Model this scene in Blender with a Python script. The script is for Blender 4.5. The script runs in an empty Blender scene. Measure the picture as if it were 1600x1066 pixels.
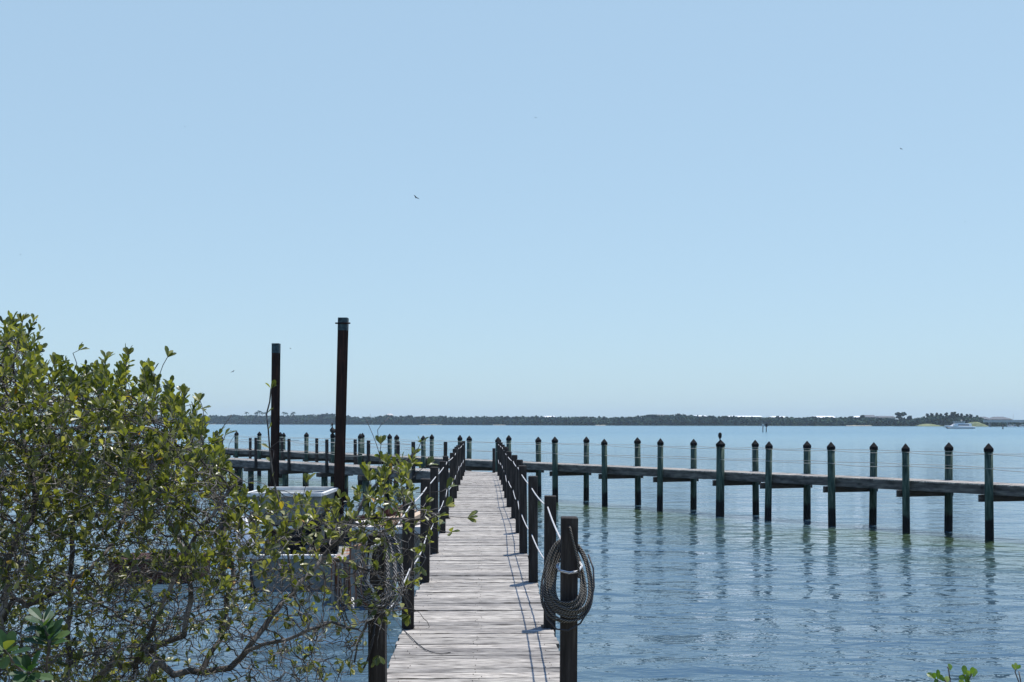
import bpy, math, random
import numpy as np
from mathutils import Vector, Matrix
R = math.radians
random.seed(7)
rng = np.random.default_rng(11)
S = bpy.context.scene
C = S.collection

# ---------------------------------------------------------------- camera, sky, sun, exposure
F = 1556.0            # focal length in photo pixels (photo 1600 wide)
EYE = 3.3             # eye above the water
HZ = 660.0            # horizon row in the photo
cd = bpy.data.cameras.new('camera'); cam = bpy.data.objects.new('camera', cd); C.objects.link(cam)
cam.location = (0, 0, EYE); cam.rotation_euler = (R(90), 0, 0)
cd.sensor_width = 36; cd.lens = 36 * F / 1600; cd.shift_y = (HZ - 533) / 1600
cd.clip_start = 0.05; cd.clip_end = 20000
S.camera = cam
SUN_EL, SUN_AZ = R(74), R(38)     # azimuth clockwise from +Y
w = bpy.data.worlds.new('World'); S.world = w; w.use_nodes = True
wn = w.node_tree.nodes; wl = w.node_tree.links
sky = wn.new('ShaderNodeTexSky'); sky.sky_type = 'NISHITA'; sky.sun_disc = False
sky.sun_elevation = SUN_EL; sky.sun_rotation = SUN_AZ
sky.air_density = 1.0; sky.dust_density = 0.7; sky.ozone_density = 1.0; sky.altitude = 0
gm = wn.new('ShaderNodeGamma'); gm.inputs[1].default_value = 0.3; wl.new(sky.outputs[0], gm.inputs[0])     # soft, even noon sky
tn = wn.new('ShaderNodeVectorMath'); tn.operation = 'MULTIPLY'; tn.inputs[1].default_value = (2.07, 2.71, 3.18)
wl.new(gm.outputs[0], tn.inputs[0])
wtc = wn.new('ShaderNodeTexCoord'); wsx = wn.new('ShaderNodeSeparateXYZ'); wl.new(wtc.outputs['Generated'], wsx.inputs[0])
wmr = wn.new('ShaderNodeMapRange'); wmr.interpolation_type = 'SMOOTHSTEP'; wmr.inputs[1].default_value = 0.38; wmr.inputs[2].default_value = 0.62; wl.new(wsx.outputs[2], wmr.inputs[0])
wmx = wn.new('ShaderNodeMix'); wmx.data_type = 'RGBA'; wl.new(wmr.outputs[0], wmx.inputs[0]); wl.new(tn.outputs[0], wmx.inputs[6])
wt2 = wn.new('ShaderNodeVectorMath'); wt2.operation = 'MULTIPLY'; wt2.inputs[1].default_value = (0.60, 0.95, 1.42); wl.new(sky.outputs[0], wt2.inputs[0])
wl.new(wt2.outputs[0], wmx.inputs[7]); wl.new(wmx.outputs[2], wn['Background'].inputs[0])   # zenith keeps its deep blue
S.cycles.sample_clamp_direct = 8; wn['Background'].inputs[1].default_value = 0.12 #; wn['Background'].inputs[1].default_value = 0.12
sd = bpy.data.lights.new('sun', 'SUN'); sun = bpy.data.objects.new('sun', sd); C.objects.link(sun)
sd.energy = 4.1; sd.angle = R(0.53); sd.color = (1, 0.96, 0.9)
sv = Vector((math.sin(SUN_AZ) * math.cos(SUN_EL), math.cos(SUN_AZ) * math.cos(SUN_EL), math.sin(SUN_EL)))
sun.rotation_euler = sv.to_track_quat('Z', 'Y').to_euler(); sun.location = (20, 20, 60)
S.view_settings.view_transform = 'Standard'; S.view_settings.look = 'None'
S.view_settings.exposure = 0.4; S.view_settings.gamma = 1
S.render.engine = 'CYCLES'
S.cycles.max_bounces = 8; S.cycles.transparent_max_bounces = 8; S.cycles.volume_bounces = 0

# ---------------------------------------------------------------- helpers
def P(x, y, Y):
    """photo pixel + distance -> point in the world (metres)"""
    return Vector(((x - 800) / F * Y, Y, EYE - (y - HZ) / F * Y))

class MB:
    def __init__(s): s.v = []; s.f = []; s.a = []; s.uv = []; s.smooth = []
    def quad(s, pts, rnd=0.0, uv=None, sm=False):
        b = len(s.v); s.v.extend([tuple(p) for p in pts]); s.f.append(tuple(range(b, b + len(pts))))
        s.a.append(rnd); s.uv.append(uv); s.smooth.append(sm)
    def add(s, vs, fs, rnd=0.0, sm=False, uvs=None):
        b = len(s.v); s.v.extend([tuple(p) for p in vs])
        for i, f in enumerate(fs):
            s.f.append(tuple(b + k for k in f)); s.a.append(rnd); s.uv.append(uvs[i] if uvs else None); s.smooth.append(sm)
    def box(s, c, size, rot=0.0, rnd=0.0, ch=0.0, tilt=(0, 0)):
        hx, hy, hz = [k / 2 for k in size]
        m = Matrix.Rotation(rot, 3, 'Z') @ Matrix.Rotation(tilt[0], 3, 'X') @ Matrix.Rotation(tilt[1], 3, 'Y')
        c = Vector(c)
        if ch <= 0:
            vs = [Vector((x, y, z)) for z in (-hz, hz) for x, y in ((-hx, -hy), (hx, -hy), (hx, hy), (-hx, hy))]
            fs = [(3, 2, 1, 0), (4, 5, 6, 7), (0, 1, 5, 4), (1, 2, 6, 5), (2, 3, 7, 6), (3, 0, 4, 7)]
        else:   # top edges chamfered
            vs = [Vector((x, y, -hz)) for x, y in ((-hx, -hy), (hx, -hy), (hx, hy), (-hx, hy))]
            vs += [Vector((x, y, hz - ch)) for x, y in ((-hx, -hy), (hx, -hy), (hx, hy), (-hx, hy))]
            k = ch
            vs += [Vector((x, y, hz)) for x, y in ((-hx + k, -hy + k), (hx - k, -hy + k), (hx - k, hy - k), (-hx + k, hy - k))]
            fs = [(3, 2, 1, 0), (8, 9, 10, 11)]
            for a in (0, 4):
                for i in range(4):
                    j = (i + 1) % 4; fs.append((a + i, a + j, a + 4 + j, a + 4 + i))
        s.add([c + m @ v for v in vs], fs, rnd)
    def bar(s, a, b, wd, ht, rnd=0.0):
        """rectangular bar from a to b; width horizontal, height vertical"""
        a, b = Vector(a), Vector(b); d = (b - a); L = d.length; d.normalize()
        up = Vector((0, 0, 1)) if abs(d.z) < 0.95 else Vector((0, 1, 0))
        sx = d.cross(up).normalized(); sz = sx.cross(d).normalized()
        vs = []
        for p in (a, b):
            for i, j in ((-1, -1), (1, -1), (1, 1), (-1, 1)):
                vs.append(p + sx * (i * wd / 2) + sz * (j * ht / 2))
        s.add(vs, [(3, 2, 1, 0), (4, 5, 6, 7), (0, 1, 5, 4), (1, 2, 6, 5), (2, 3, 7, 6), (3, 0, 4, 7)], rnd)
    def tube(s, pts, rad, n=6, rnd=0.0, closed=False, cap=True):
        pts = [Vector(p) for p in pts]; m = len(pts)
        rs = rad if hasattr(rad, '__len__') else [rad] * m
        T = []
        for i in range(m):
            if closed: d = pts[(i + 1) % m] - pts[i - 1]
            else: d = pts[min(i + 1, m - 1)] - pts[max(i - 1, 0)]
            T.append(d.normalized() if d.length > 1e-9 else Vector((0, 0, 1)))
        u = T[0].orthogonal().normalized(); vs = []; L = 0; Ls = []
        for i in range(m):
            u = (u - T[i] * u.dot(T[i])); u = u.normalized() if u.length > 1e-6 else T[i].orthogonal().normalized()
            v = T[i].cross(u)
            if i: L += (pts[i] - pts[i - 1]).length
            Ls.append(L)
            for k in range(n):
                a = 2 * math.pi * k / n; vs.append(pts[i] + (u * math.cos(a) + v * math.sin(a)) * rs[i])
        fs = []; uvs = []
        for i in range(m if closed else m - 1):
            j = (i + 1) % m; l0 = Ls[i]; l1 = Ls[j] if j else L + (pts[0] - pts[-1]).length
            for k in range(n):
                q = (k + 1) % n
                fs.append((i * n + k, i * n + q, j * n + q, j * n + k))
                uvs.append([(l0, k / n), (l0, (k + 1) / n), (l1, (k + 1) / n), (l1, k / n)])
        if cap and not closed:
            fs.append(tuple(range(n))[::-1]); uvs.append([(0, 0)] * n)
            fs.append(tuple((m - 1) * n + k for k in range(n))); uvs.append([(0, 0)] * n)
        s.add(vs, fs, rnd, True, uvs)
    def lathe(s, c, prof, n=14, rnd=0.0, sm=True, sx=1, sy=1):
        vs = []; fs = []; c = Vector(c)
        for r, z in prof:
            for k in range(n):
                a = 2 * math.pi * k / n; vs.append(c + Vector((r * sx * math.cos(a), r * sy * math.sin(a), z)))
        for i in range(len(prof) - 1):
            for k in range(n):
                q = (k + 1) % n; fs.append((i * n + k, i * n + q, (i + 1) * n + q, (i + 1) * n + k))
        fs.append(tuple(range(n))[::-1]); fs.append(tuple((len(prof) - 1) * n + k for k in range(n)))
        s.add(vs, fs, rnd, sm)
    def loft(s, rings, rnd=0.0, sm=False, caps=True):
        n = len(rings[0]); vs = [p for r in rings for p in r]; fs = []
        for i in range(len(rings) - 1):
            for k in range(n):
                q = (k + 1) % n; fs.append((i * n + k, i * n + q, (i + 1) * n + q, (i + 1) * n + k))
        if caps: fs.append(tuple(range(n))[::-1]); fs.append(tuple((len(rings) - 1) * n + k for k in range(n)))
        s.add(vs, fs, rnd, sm)
    def build(s, name, mt, parent=None, loc=None):
        me = bpy.data.meshes.new(name)
        vs = s.v
        if loc is not None: l = Vector(loc); vs = [(v[0] - l.x, v[1] - l.y, v[2] - l.z) for v in vs]
        me.from_pydata(vs, [], s.f); me.materials.append(mt)
        at = me.attributes.new('rnd', 'FLOAT', 'FACE'); at.data.foreach_set('value', np.array(s.a, dtype=np.float32))
        me.polygons.foreach_set('use_smooth', s.smooth)
        if any(u is not None for u in s.uv):
            ul = me.uv_layers.new(name='UVMap'); k = 0; arr = []
            for f, u in zip(s.f, s.uv): arr.extend(u if u is not None else [(0, 0)] * len(f))
            ul.data.foreach_set('uv', np.array(arr, dtype=np.float32).ravel())
        me.update()
        o = bpy.data.objects.new(name, me); C.objects.link(o)
        if loc is not None: o.location = loc
        if parent: o.parent = parent
        return o

def empty(name, loc=(0, 0, 0), rz=0):
    o = bpy.data.objects.new(name, None); C.objects.link(o); o.location = loc; o.rotation_euler.z = rz
    o.empty_display_size = 0.2; return o
def tag(o, label, cat, group=None):
    o['label'] = label; o['category'] = cat
    if group: o['group'] = group
    return o
def kind(o, k, label=None, cat=None):
    o['kind'] = k
    if label: o['label'] = label
    if cat: o['category'] = cat
    return o
def dup(root, loc, rz=None, sc=None, label=None):
    r = root.copy(); C.objects.link(r); r.location = loc
    if rz is not None: r.rotation_euler.z = rz
    if sc: r.scale = (sc, sc, sc) if not hasattr(sc, '__len__') else sc
    if label: r['label'] = label
    for ch in list(root.children):
        c = ch.copy(); C.objects.link(c); c.parent = r
        for g in list(ch.children):
            d = g.copy(); C.objects.link(d); d.parent = c
    return r

# ---------------------------------------------------------------- materials
def new_mat(name):
    m = bpy.data.materials.new(name); m.use_nodes = True
    nt = m.node_tree; return m, nt.nodes, nt.links, nt.nodes['Principled BSDF']
def ramp(n, stops, interp='LINEAR'):
    r = n.new('ShaderNodeValToRGB'); e = r.color_ramp.elements; r.color_ramp.interpolation = interp
    e[0].position = stops[0][0]; e[0].color = (*stops[0][1], 1)
    e[1].position = stops[-1][0]; e[1].color = (*stops[-1][1], 1)
    for p, c in stops[1:-1]: k = e.new(p); k.color = (*c, 1)
    return r
def noisy(name, stops, scale=(1, 1, 1), ns=5.0, detail=6, rough=0.8, bump=0.2, dist=0.01, rot=(0, 0, 0), metal=0, rnd_amt=0.0, coord='Object', spec=0.3):
    m, n, l, p = new_mat(name)
    tc = n.new('ShaderNodeTexCoord'); mp = n.new('ShaderNodeMapping'); mp.inputs['Scale'].default_value = scale; mp.inputs['Rotation'].default_value = rot
    nz = n.new('ShaderNodeTexNoise'); nz.inputs['Scale'].default_value = ns; nz.inputs['Detail'].default_value = detail; nz.inputs['Roughness'].default_value = 0.62
    l.new(tc.outputs[coord], mp.inputs[0]); l.new(mp.outputs[0], nz.inputs['Vector'])
    rp = ramp(n, stops); out = nz.outputs[0]
    if rnd_amt:
        at = n.new('ShaderNodeAttribute'); at.attribute_name = 'rnd'
        ma = n.new('ShaderNodeMath'); ma.operation = 'MULTIPLY_ADD'; ma.inputs[1].default_value = rnd_amt
        l.new(at.outputs['Fac'], ma.inputs[0]); l.new(out, ma.inputs[2]); out = ma.outputs[0]
    l.new(out, rp.inputs[0]); l.new(rp.outputs[0], p.inputs['Base Color'])
    p.inputs['Roughness'].default_value = rough; p.inputs['Metallic'].default_value = metal
    p.inputs['Specular IOR Level'].default_value = spec
    if bump:
        b = n.new('ShaderNodeBump'); b.inputs['Strength'].default_value = bump; b.inputs['Distance'].default_value = dist
        l.new(nz.outputs[0], b.inputs['Height']); l.new(b.outputs[0], p.inputs['Normal'])
    return m

def deck_mat():
    m, n, l, p = new_mat('weathered_deck_boards')
    tc = n.new('ShaderNodeTexCoord'); at = n.new('ShaderNodeAttribute'); at.attribute_name = 'rnd'
    # shift grain per board
    cx = n.new('ShaderNodeCombineXYZ'); k = n.new('ShaderNodeMath'); k.operation = 'MULTIPLY'; k.inputs[1].default_value = 37
    l.new(at.outputs['Fac'], k.inputs[0]); l.new(k.outputs[0], cx.inputs[0]); l.new(k.outputs[0], cx.inputs[2])
    ad = n.new('ShaderNodeVectorMath'); l.new(tc.outputs['Object'], ad.inputs[0]); l.new(cx.outputs[0], ad.inputs[1])
    def nz(scale, ns, det):
        mp = n.new('ShaderNodeMapping'); mp.inputs['Scale'].default_value = scale; l.new(ad.outputs[0], mp.inputs[0])
        t = n.new('ShaderNodeTexNoise'); t.inputs['Scale'].default_value = ns; t.inputs['Detail'].default_value = det; l.new(mp.outputs[0], t.inputs['Vector']); return t
    g = nz((3.0, 58, 1), 2.2, 6); big = nz((0.8, 2.5, 1), 1.7, 4); cr = nz((2.2, 44, 1), 1.9, 4)
    rp = ramp(n, [(0.30, (0.07, 0.063, 0.055)), (0.43, (0.27, 0.252, 0.228)), (0.54, (0.53, 0.495, 0.442)), (0.75, (0.71, 0.67, 0.605))])
    l.new(g.outputs[0], rp.inputs[0])
    rb = ramp(n, [(0.3, (0.66, 0.65, 0.65)), (0.7, (1.04, 1.03, 1.0))]); l.new(big.outputs[0], rb.inputs[0])
    mx = n.new('ShaderNodeMix'); mx.data_type = 'RGBA'; mx.blend_type = 'MULTIPLY'; mx.inputs[0].default_value = 1
    l.new(rp.outputs[0], mx.inputs[6]); l.new(rb.outputs[0], mx.inputs[7])
    rr = ramp(n, [(0, (0.6, 0.6, 0.61)), (0.4, (0.9, 0.89, 0.88)), (1, (1.08, 1.06, 1.04))]); l.new(at.outputs['Fac'], rr.inputs[0])
    m2 = n.new('ShaderNodeMix'); m2.data_type = 'RGBA'; m2.blend_type = 'MULTIPLY'; m2.inputs[0].default_value = 1
    l.new(mx.outputs[2], m2.inputs[6]); l.new(rr.outputs[0], m2.inputs[7])
    rc = ramp(n, [(0.37, (0.06, 0.055, 0.055)), (0.43, (1, 1, 1))]); l.new(cr.outputs[0], rc.inputs[0])
    m3 = n.new('ShaderNodeMix'); m3.data_type = 'RGBA'; m3.blend_type = 'MULTIPLY'; m3.inputs[0].default_value = 0.85
    l.new(m2.outputs[2], m3.inputs[6]); l.new(rc.outputs[0], m3.inputs[7])
    l.new(m3.outputs[2], p.inputs['Base Color']); p.inputs['Roughness'].default_value = 0.85; p.inputs['Specular IOR Level'].default_value = 0.2
    b = n.new('ShaderNodeBump'); b.inputs['Strength'].default_value = 0.7; b.inputs['Distance'].default_value = 0.006
    l.new(g.outputs[0], b.inputs['Height']); l.new(b.outputs[0], p.inputs['Normal'])
    return m

def pile_mat():
    m, n, l, p = new_mat('treated_pile_wood')
    tc = n.new('ShaderNodeTexCoord'); oi = n.new('ShaderNodeObjectInfo')
    ad = n.new('ShaderNodeVectorMath'); l.new(tc.outputs['Object'], ad.inputs[0])
    sc = n.new('ShaderNodeVectorMath'); sc.operation = 'SCALE'; sc.inputs['Scale'].default_value = 0.37; l.new(oi.outputs['Location'], sc.inputs[0]); l.new(sc.outputs[0], ad.inputs[1])
    mp = n.new('ShaderNodeMapping'); mp.inputs['Scale'].default_value = (12, 12, 1.1); l.new(ad.outputs[0], mp.inputs[0])
    nz = n.new('ShaderNodeTexNoise'); nz.inputs['Scale'].default_value = 2.2; nz.inputs['Detail'].default_value = 7; l.new(mp.outputs[0], nz.inputs['Vector'])
    rp = ramp(n, [(0.3, (0.018, 0.032, 0.025)), (0.5, (0.045, 0.076, 0.058)), (0.72, (0.12, 0.148, 0.115))]); l.new(nz.outputs[0], rp.inputs[0])
    # tide stain near the water line
    n2 = n.new('ShaderNodeTexNoise'); n2.inputs['Scale'].default_value = 5; n2.inputs['Detail'].default_value = 5; l.new(ad.outputs[0], n2.inputs['Vector'])
    sx = n.new('ShaderNodeSeparateXYZ'); l.new(tc.outputs['Object'], sx.inputs[0])
    ma = n.new('ShaderNodeMath'); ma.operation = 'MULTIPLY_ADD'; ma.inputs[1].default_value = 0.35; l.new(n2.outputs[0], ma.inputs[0]); l.new(sx.outputs[2], ma.inputs[2])
    mr = n.new('ShaderNodeMapRange'); mr.inputs[1].default_value = 0.66; mr.inputs[2].default_value = 0.80; l.new(ma.outputs[0], mr.inputs[0])
    mx = n.new('ShaderNodeMix'); mx.data_type = 'RGBA'; l.new(mr.outputs[0], mx.inputs[0]); mx.inputs[6].default_value = (0.011, 0.012, 0.012, 1); l.new(rp.outputs[0], mx.inputs[7])
    l.new(mx.outputs[2], p.inputs['Base Color']); p.inputs['Roughness'].default_value = 0.85; p.inputs['Specular IOR Level'].default_value = 0.2
    b = n.new('ShaderNodeBump'); b.inputs['Strength'].default_value = 0.6; b.inputs['Distance'].default_value = 0.012
    l.new(nz.outputs[0], b.inputs['Height']); l.new(b.outputs[0], p.inputs['Normal'])
    return m

def rope_mat(name, c0, c1, pitch=45.0, rough=0.8):
    m, n, l, p = new_mat(name)
    uv = n.new('ShaderNodeUVMap'); sx = n.new('ShaderNodeSeparateXYZ'); l.new(uv.outputs[0], sx.inputs[0])
    a = n.new('ShaderNodeMath'); a.operation = 'MULTIPLY'; a.inputs[1].default_value = pitch; l.new(sx.outputs[0], a.inputs[0])
    k = n.new('ShaderNodeMath'); k.operation = 'MULTIPLY_ADD'; k.inputs[1].default_value = 3; l.new(sx.outputs[1], k.inputs[0]); l.new(a.outputs[0], k.inputs[2])
    t = n.new('ShaderNodeMath'); t.operation = 'MULTIPLY'; t.inputs[1].default_value = 6.28318; l.new(k.outputs[0], t.inputs[0])
    si = n.new('ShaderNodeMath'); si.operation = 'SINE'; l.new(t.outputs[0], si.inputs[0])
    mr = n.new('ShaderNodeMapRange'); mr.inputs[1].default_value = -1; mr.inputs[2].default_value = 1; l.new(si.outputs[0], mr.inputs[0])
    rp = ramp(n, [(0.15, c0), (0.7, c1)]); l.new(mr.outputs[0], rp.inputs[0])
    l.new(rp.outputs[0], p.inputs['Base Color']); p.inputs['Roughness'].default_value = rough; p.inputs['Specular IOR Level'].default_value = 0.25
    b = n.new('ShaderNodeBump'); b.inputs['Strength'].default_value = 0.9; b.inputs['Distance'].default_value = 0.004
    l.new(mr.outputs[0], b.inputs['Height']); l.new(b.outputs[0], p.inputs['Normal'])
    return m

def leaf_mat(name, stops, tr=0.4, rough=0.38):
    m, n, l, p = new_mat(name)
    at = n.new('ShaderNodeAttribute'); at.attribute_name = 'rnd'
    rp = ramp(n, stops); l.new(at.outputs['Fac'], rp.inputs[0])
    l.new(rp.outputs[0], p.inputs['Base Color']); p.inputs['Roughness'].default_value = rough; p.inputs['Specular IOR Level'].default_value = 0.5
    t = n.new('ShaderNodeBsdfTranslucent'); hs = n.new('ShaderNodeMix'); hs.data_type = 'RGBA'; hs.blend_type = 'MULTIPLY'; hs.inputs[0].default_value = 1
    hs.inputs[7].default_value = (1.9, 2.0, 0.7, 1); l.new(rp.outputs[0], hs.inputs[6]); l.new(hs.outputs[2], t.inputs[0])
    mx = n.new('ShaderNodeMixShader'); mx.inputs[0].default_value = tr
    l.new(p.outputs[0], mx.inputs[1]); l.new(t.outputs[0], mx.inputs[2]); l.new(mx.outputs[0], n['Material Output'].inputs['Surface'])
    return m

def water_mat():
    m, n, l, p = new_mat('bay_water')
    g = n.new('ShaderNodeNewGeometry')
    def nz(scale, ns, det, rough=0.55, dist=0.0):
        mp = n.new('ShaderNodeMapping'); mp.inputs['Scale'].default_value = scale; mp.inputs['Rotation'].default_value = (0, 0, R(8)); l.new(g.outputs['Position'], mp.inputs[0])
        t = n.new('ShaderNodeTexNoise'); t.inputs['Scale'].default_value = ns; t.inputs['Detail'].default_value = det; t.inputs['Roughness'].default_value = rough; t.inputs['Distortion'].default_value = dist
        l.new(mp.outputs[0], t.inputs['Vector']); return t
    small = nz((0.5, 1, 1), 6.5, 2, dist=0.4); mid = nz((0.55, 1, 1), 1.5, 1.5, 0.5, 0.5); big = nz((0.4, 1, 1), 0.5, 1)
    patch = nz((0.25, 1, 1), 0.11, 4, 0.6)
    pr = n.new('ShaderNodeMapRange'); pr.inputs[1].default_value = 0.35; pr.inputs[2].default_value = 0.65; pr.inputs[3].default_value = 0.35; pr.inputs[4].default_value = 1.2; l.new(patch.outputs[0], pr.inputs[0])
    def bmp(t, s, d, prev=None, fac=None):
        b = n.new('ShaderNodeBump'); b.inputs['Strength'].default_value = s; b.inputs['Distance'].default_value = d
        l.new(t.outputs[0], b.inputs['Height'])
        if fac: l.new(fac.outputs[0], b.inputs['Strength'])
        if prev: l.new(prev.outputs[0], b.inputs['Normal'])
        return b
    b1 = bmp(big, 1.0, 0.18); b2 = bmp(mid, 1.0, 0.12, b1); b3 = bmp(small, 1.0, 0.04, b2, pr)
    l.new(b3.outputs[0], p.inputs['Normal'])
    wpos = n.new('ShaderNodeSeparateXYZ'); l.new(g.outputs['Position'], wpos.inputs[0])
    mr = n.new('ShaderNodeMapRange'); mr.inputs[1].default_value = 15; mr.inputs[2].default_value = 140; l.new(wpos.outputs[1], mr.inputs[0])
    mx = n.new('ShaderNodeMix'); mx.data_type = 'RGBA'; mx.inputs[6].default_value = (0.056, 0.100, 0.132, 1); mx.inputs[7].default_value = (0.066, 0.16, 0.215, 1)
    l.new(mr.outputs[0], mx.inputs[0])  # paler, bluer with distance: sky reflection put into the body colour
    # uneven olive band along the pier: shallow tint plus painted-in dark pile reflections
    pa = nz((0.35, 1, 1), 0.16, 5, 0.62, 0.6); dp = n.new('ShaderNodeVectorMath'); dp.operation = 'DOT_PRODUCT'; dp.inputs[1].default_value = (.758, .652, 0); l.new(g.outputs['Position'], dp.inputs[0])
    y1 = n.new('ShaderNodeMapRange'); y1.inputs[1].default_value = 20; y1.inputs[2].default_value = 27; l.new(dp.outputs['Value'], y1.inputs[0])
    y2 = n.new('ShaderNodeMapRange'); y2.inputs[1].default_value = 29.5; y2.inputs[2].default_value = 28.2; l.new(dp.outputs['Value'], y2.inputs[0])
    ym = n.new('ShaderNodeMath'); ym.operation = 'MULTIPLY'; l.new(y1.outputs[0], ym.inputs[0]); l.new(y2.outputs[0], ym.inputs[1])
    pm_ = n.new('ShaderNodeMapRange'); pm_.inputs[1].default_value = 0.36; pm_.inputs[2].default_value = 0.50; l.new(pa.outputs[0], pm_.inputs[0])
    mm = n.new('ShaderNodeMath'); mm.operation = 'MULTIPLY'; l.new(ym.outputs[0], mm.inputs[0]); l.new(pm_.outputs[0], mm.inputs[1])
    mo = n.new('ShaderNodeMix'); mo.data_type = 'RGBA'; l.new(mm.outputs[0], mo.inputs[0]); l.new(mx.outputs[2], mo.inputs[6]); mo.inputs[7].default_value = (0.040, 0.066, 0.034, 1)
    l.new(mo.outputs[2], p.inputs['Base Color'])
    r2 = n.new('ShaderNodeMapRange'); r2.inputs[1].default_value = 20; r2.inputs[2].default_value = 300; r2.inputs[3].default_value = 0.015; r2.inputs[4].default_value = 0.22; l.new(wpos.outputs[1], r2.inputs[0]); l.new(r2.outputs[0], p.inputs['Roughness']); p.inputs['IOR'].default_value = 1.333; p.inputs['Specular IOR Level'].default_value = 0.5
    return m

M = {}
M['deck'] = deck_mat()
M['pile'] = pile_mat()
M['post'] = noisy('dark_weathered_post', [(0.3, (0.011, 0.009, 0.008)), (0.55, (0.036, 0.030, 0.026)), (0.8, (0.11, 0.095, 0.082))], (14, 14, 1), 2.4, 7, 0.85, 0.7, 0.01)
M['stringer'] = noisy('weathered_stringer', [(0.3, (0.03, 0.027, 0.024)), (0.5, (0.11, 0.10, 0.09)), (0.75, (0.25, 0.225, 0.2))], (1, 1, 5), 2.2, 7, 0.85, 0.6, 0.012)
M['beam'] = noisy('dark_beam', [(0.3, (0.035, 0.027, 0.022)), (0.7, (0.12, 0.095, 0.08))], (1, 1, 6), 2, 6, 0.85, 0.5, 0.01)
M['cap'] = noisy('black_cap', [(0.3, (0.005, 0.005, 0.006)), (0.7, (0.010, 0.010, 0.011))], rough=0.75, spec=0.12)
M['white_rope'] = rope_mat('white_rope', (0.36, 0.355, 0.34), (0.66, 0.65, 0.635), 40)
M['pale_rope'] = rope_mat('pale_rope', (0.30, 0.29, 0.25), (0.5, 0.48, 0.42), 30)
M['old_rope'] = rope_mat('old_rope', (0.012, 0.011, 0.010), (0.19, 0.175, 0.15), 58)
M['grey_rope'] = rope_mat('grey_rope', (0.03, 0.03, 0.03), (0.27, 0.26, 0.25), 38)
M['black_hose'] = noisy('black_hose', [(0.3, (0.02, 0.02, 0.022)), (0.7, (0.045, 0.045, 0.05))], rough=0.5)
M['bark'] = noisy('grey_bark', [(0.32, (0.022, 0.018, 0.015)), (0.48, (0.075, 0.066, 0.058)), (0.62, (0.22, 0.20, 0.185)), (0.8, (0.42, 0.395, 0.37))], (1, 1, 1), 7, 5, 0.85, 0.5, 0.004)
M['leaf'] = leaf_mat('mangrove_leaf', [(0, (0.030, 0.042, 0.012)), (0.4, (0.10, 0.116, 0.027)), (0.75, (0.205, 0.206, 0.052)), (0.94, (0.34, 0.32, 0.12)), (0.965, (0.36, 0.25, 0.03)), (1, (0.42, 0.2, 0.03))], 0.36, 0.34)
M['big_leaf'] = leaf_mat('glossy_leaf', [(0, (0.014, 0.04, 0.012)), (0.6, (0.032, 0.08, 0.02)), (0.92, (0.09, 0.14, 0.04)), (1, (0.3, 0.2, 0.04))], 0.3, 0.52)
M['seed_leaf'] = leaf_mat('young_leaf', [(0, (0.06, 0.12, 0.02)), (0.5, (0.11, 0.19, 0.03)), (1, (0.22, 0.28, 0.07))], 0.4, 0.4)
M['rust_pole'] = noisy('rusted_steel', [(0.3, (0.012, 0.007, 0.006)), (0.55, (0.030, 0.015, 0.011)), (0.75, (0.085, 0.036, 0.022))], (6, 6, 0.6), 3, 7, 0.85, 0.5, 0.006, spec=0.15)
M['pole_top'] = noisy('weathered_teal_paint', [(0.35, (0.02, 0.03, 0.033)), (0.65, (0.05, 0.09, 0.10))], (3, 3, 3), 5, 6, 0.8, 0.3, 0.004)
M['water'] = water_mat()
M['ground'] = noisy('shore_ground', [(0.3, (0.09, 0.075, 0.05)), (0.5, (0.17, 0.145, 0.10)), (0.7, (0.07, 0.1, 0.035))], (1, 1, 1), 1.7, 8, 0.95, 0.6, 0.04)
M['sand'] = noisy('far_sand', [(0.3, (0.25, 0.24, 0.17)), (0.7, (0.42, 0.40, 0.31))], ns=0.2, rough=0.95, bump=0)
M['far_soil'] = noisy('far_land', [(0.3, (0.03, 0.045, 0.02)), (0.7, (0.06, 0.08, 0.035))], ns=0.05, rough=0.95, bump=0)
M['scrub'] = noisy('pale_scrub', [(0.3, (0.12, 0.15, 0.06)), (0.7, (0.24, 0.25, 0.13))], ns=0.3, rough=0.95, bump=0)
M['far_leaf'] = noisy('far_foliage', [(0.3, (0.010, 0.024, 0.020)), (0.5, (0.022, 0.046, 0.034)), (0.75, (0.052, 0.085, 0.052))], ns=0.035, detail=3, rough=0.9, bump=0, rnd_amt=0.25, coord='Object', spec=0.05)
M['far_bark'] = noisy('far_bark', [(0.3, (0.08, 0.07, 0.06)), (0.7, (0.16, 0.14, 0.12))], rough=0.9, bump=0)
M['white_roof'] = noisy('white_roof_metal', [(0.3, (0.72, 0.73, 0.74)), (0.7, (0.82, 0.82, 0.82))], ns=0.3, rough=0.5, bump=0)
M['stucco'] = noisy('pale_stucco', [(0.3, (0.48, 0.44, 0.40)), (0.7, (0.6, 0.56, 0.52))], ns=0.4, rough=0.9, bump=0)
M['grey_roof'] = noisy('grey_shingle', [(0.3, (0.09, 0.095, 0.1)), (0.7, (0.16, 0.165, 0.17))], ns=0.8, rough=0.9, bump=0)
M['dark_glass'] = noisy('dark_glass', [(0.3, (0.015, 0.02, 0.025)), (0.7, (0.03, 0.035, 0.045))], rough=0.15, bump=0, spec=0.6)
M['concrete'] = noisy('bridge_concrete', [(0.3, (0.3, 0.3, 0.29)), (0.7, (0.45, 0.44, 0.42))], ns=0.4, rough=0.9, bump=0)
M['gelcoat'] = noisy('white_gelcoat', [(0.3, (0.72, 0.72, 0.71)), (0.7, (0.8, 0.8, 0.79))], rough=0.3, bump=0, spec=0.5)
M['navy'] = noisy('navy_antifoul', [(0.3, (0.012, 0.016, 0.03)), (0.7, (0.02, 0.026, 0.045))], rough=0.4, bump=0)
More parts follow.
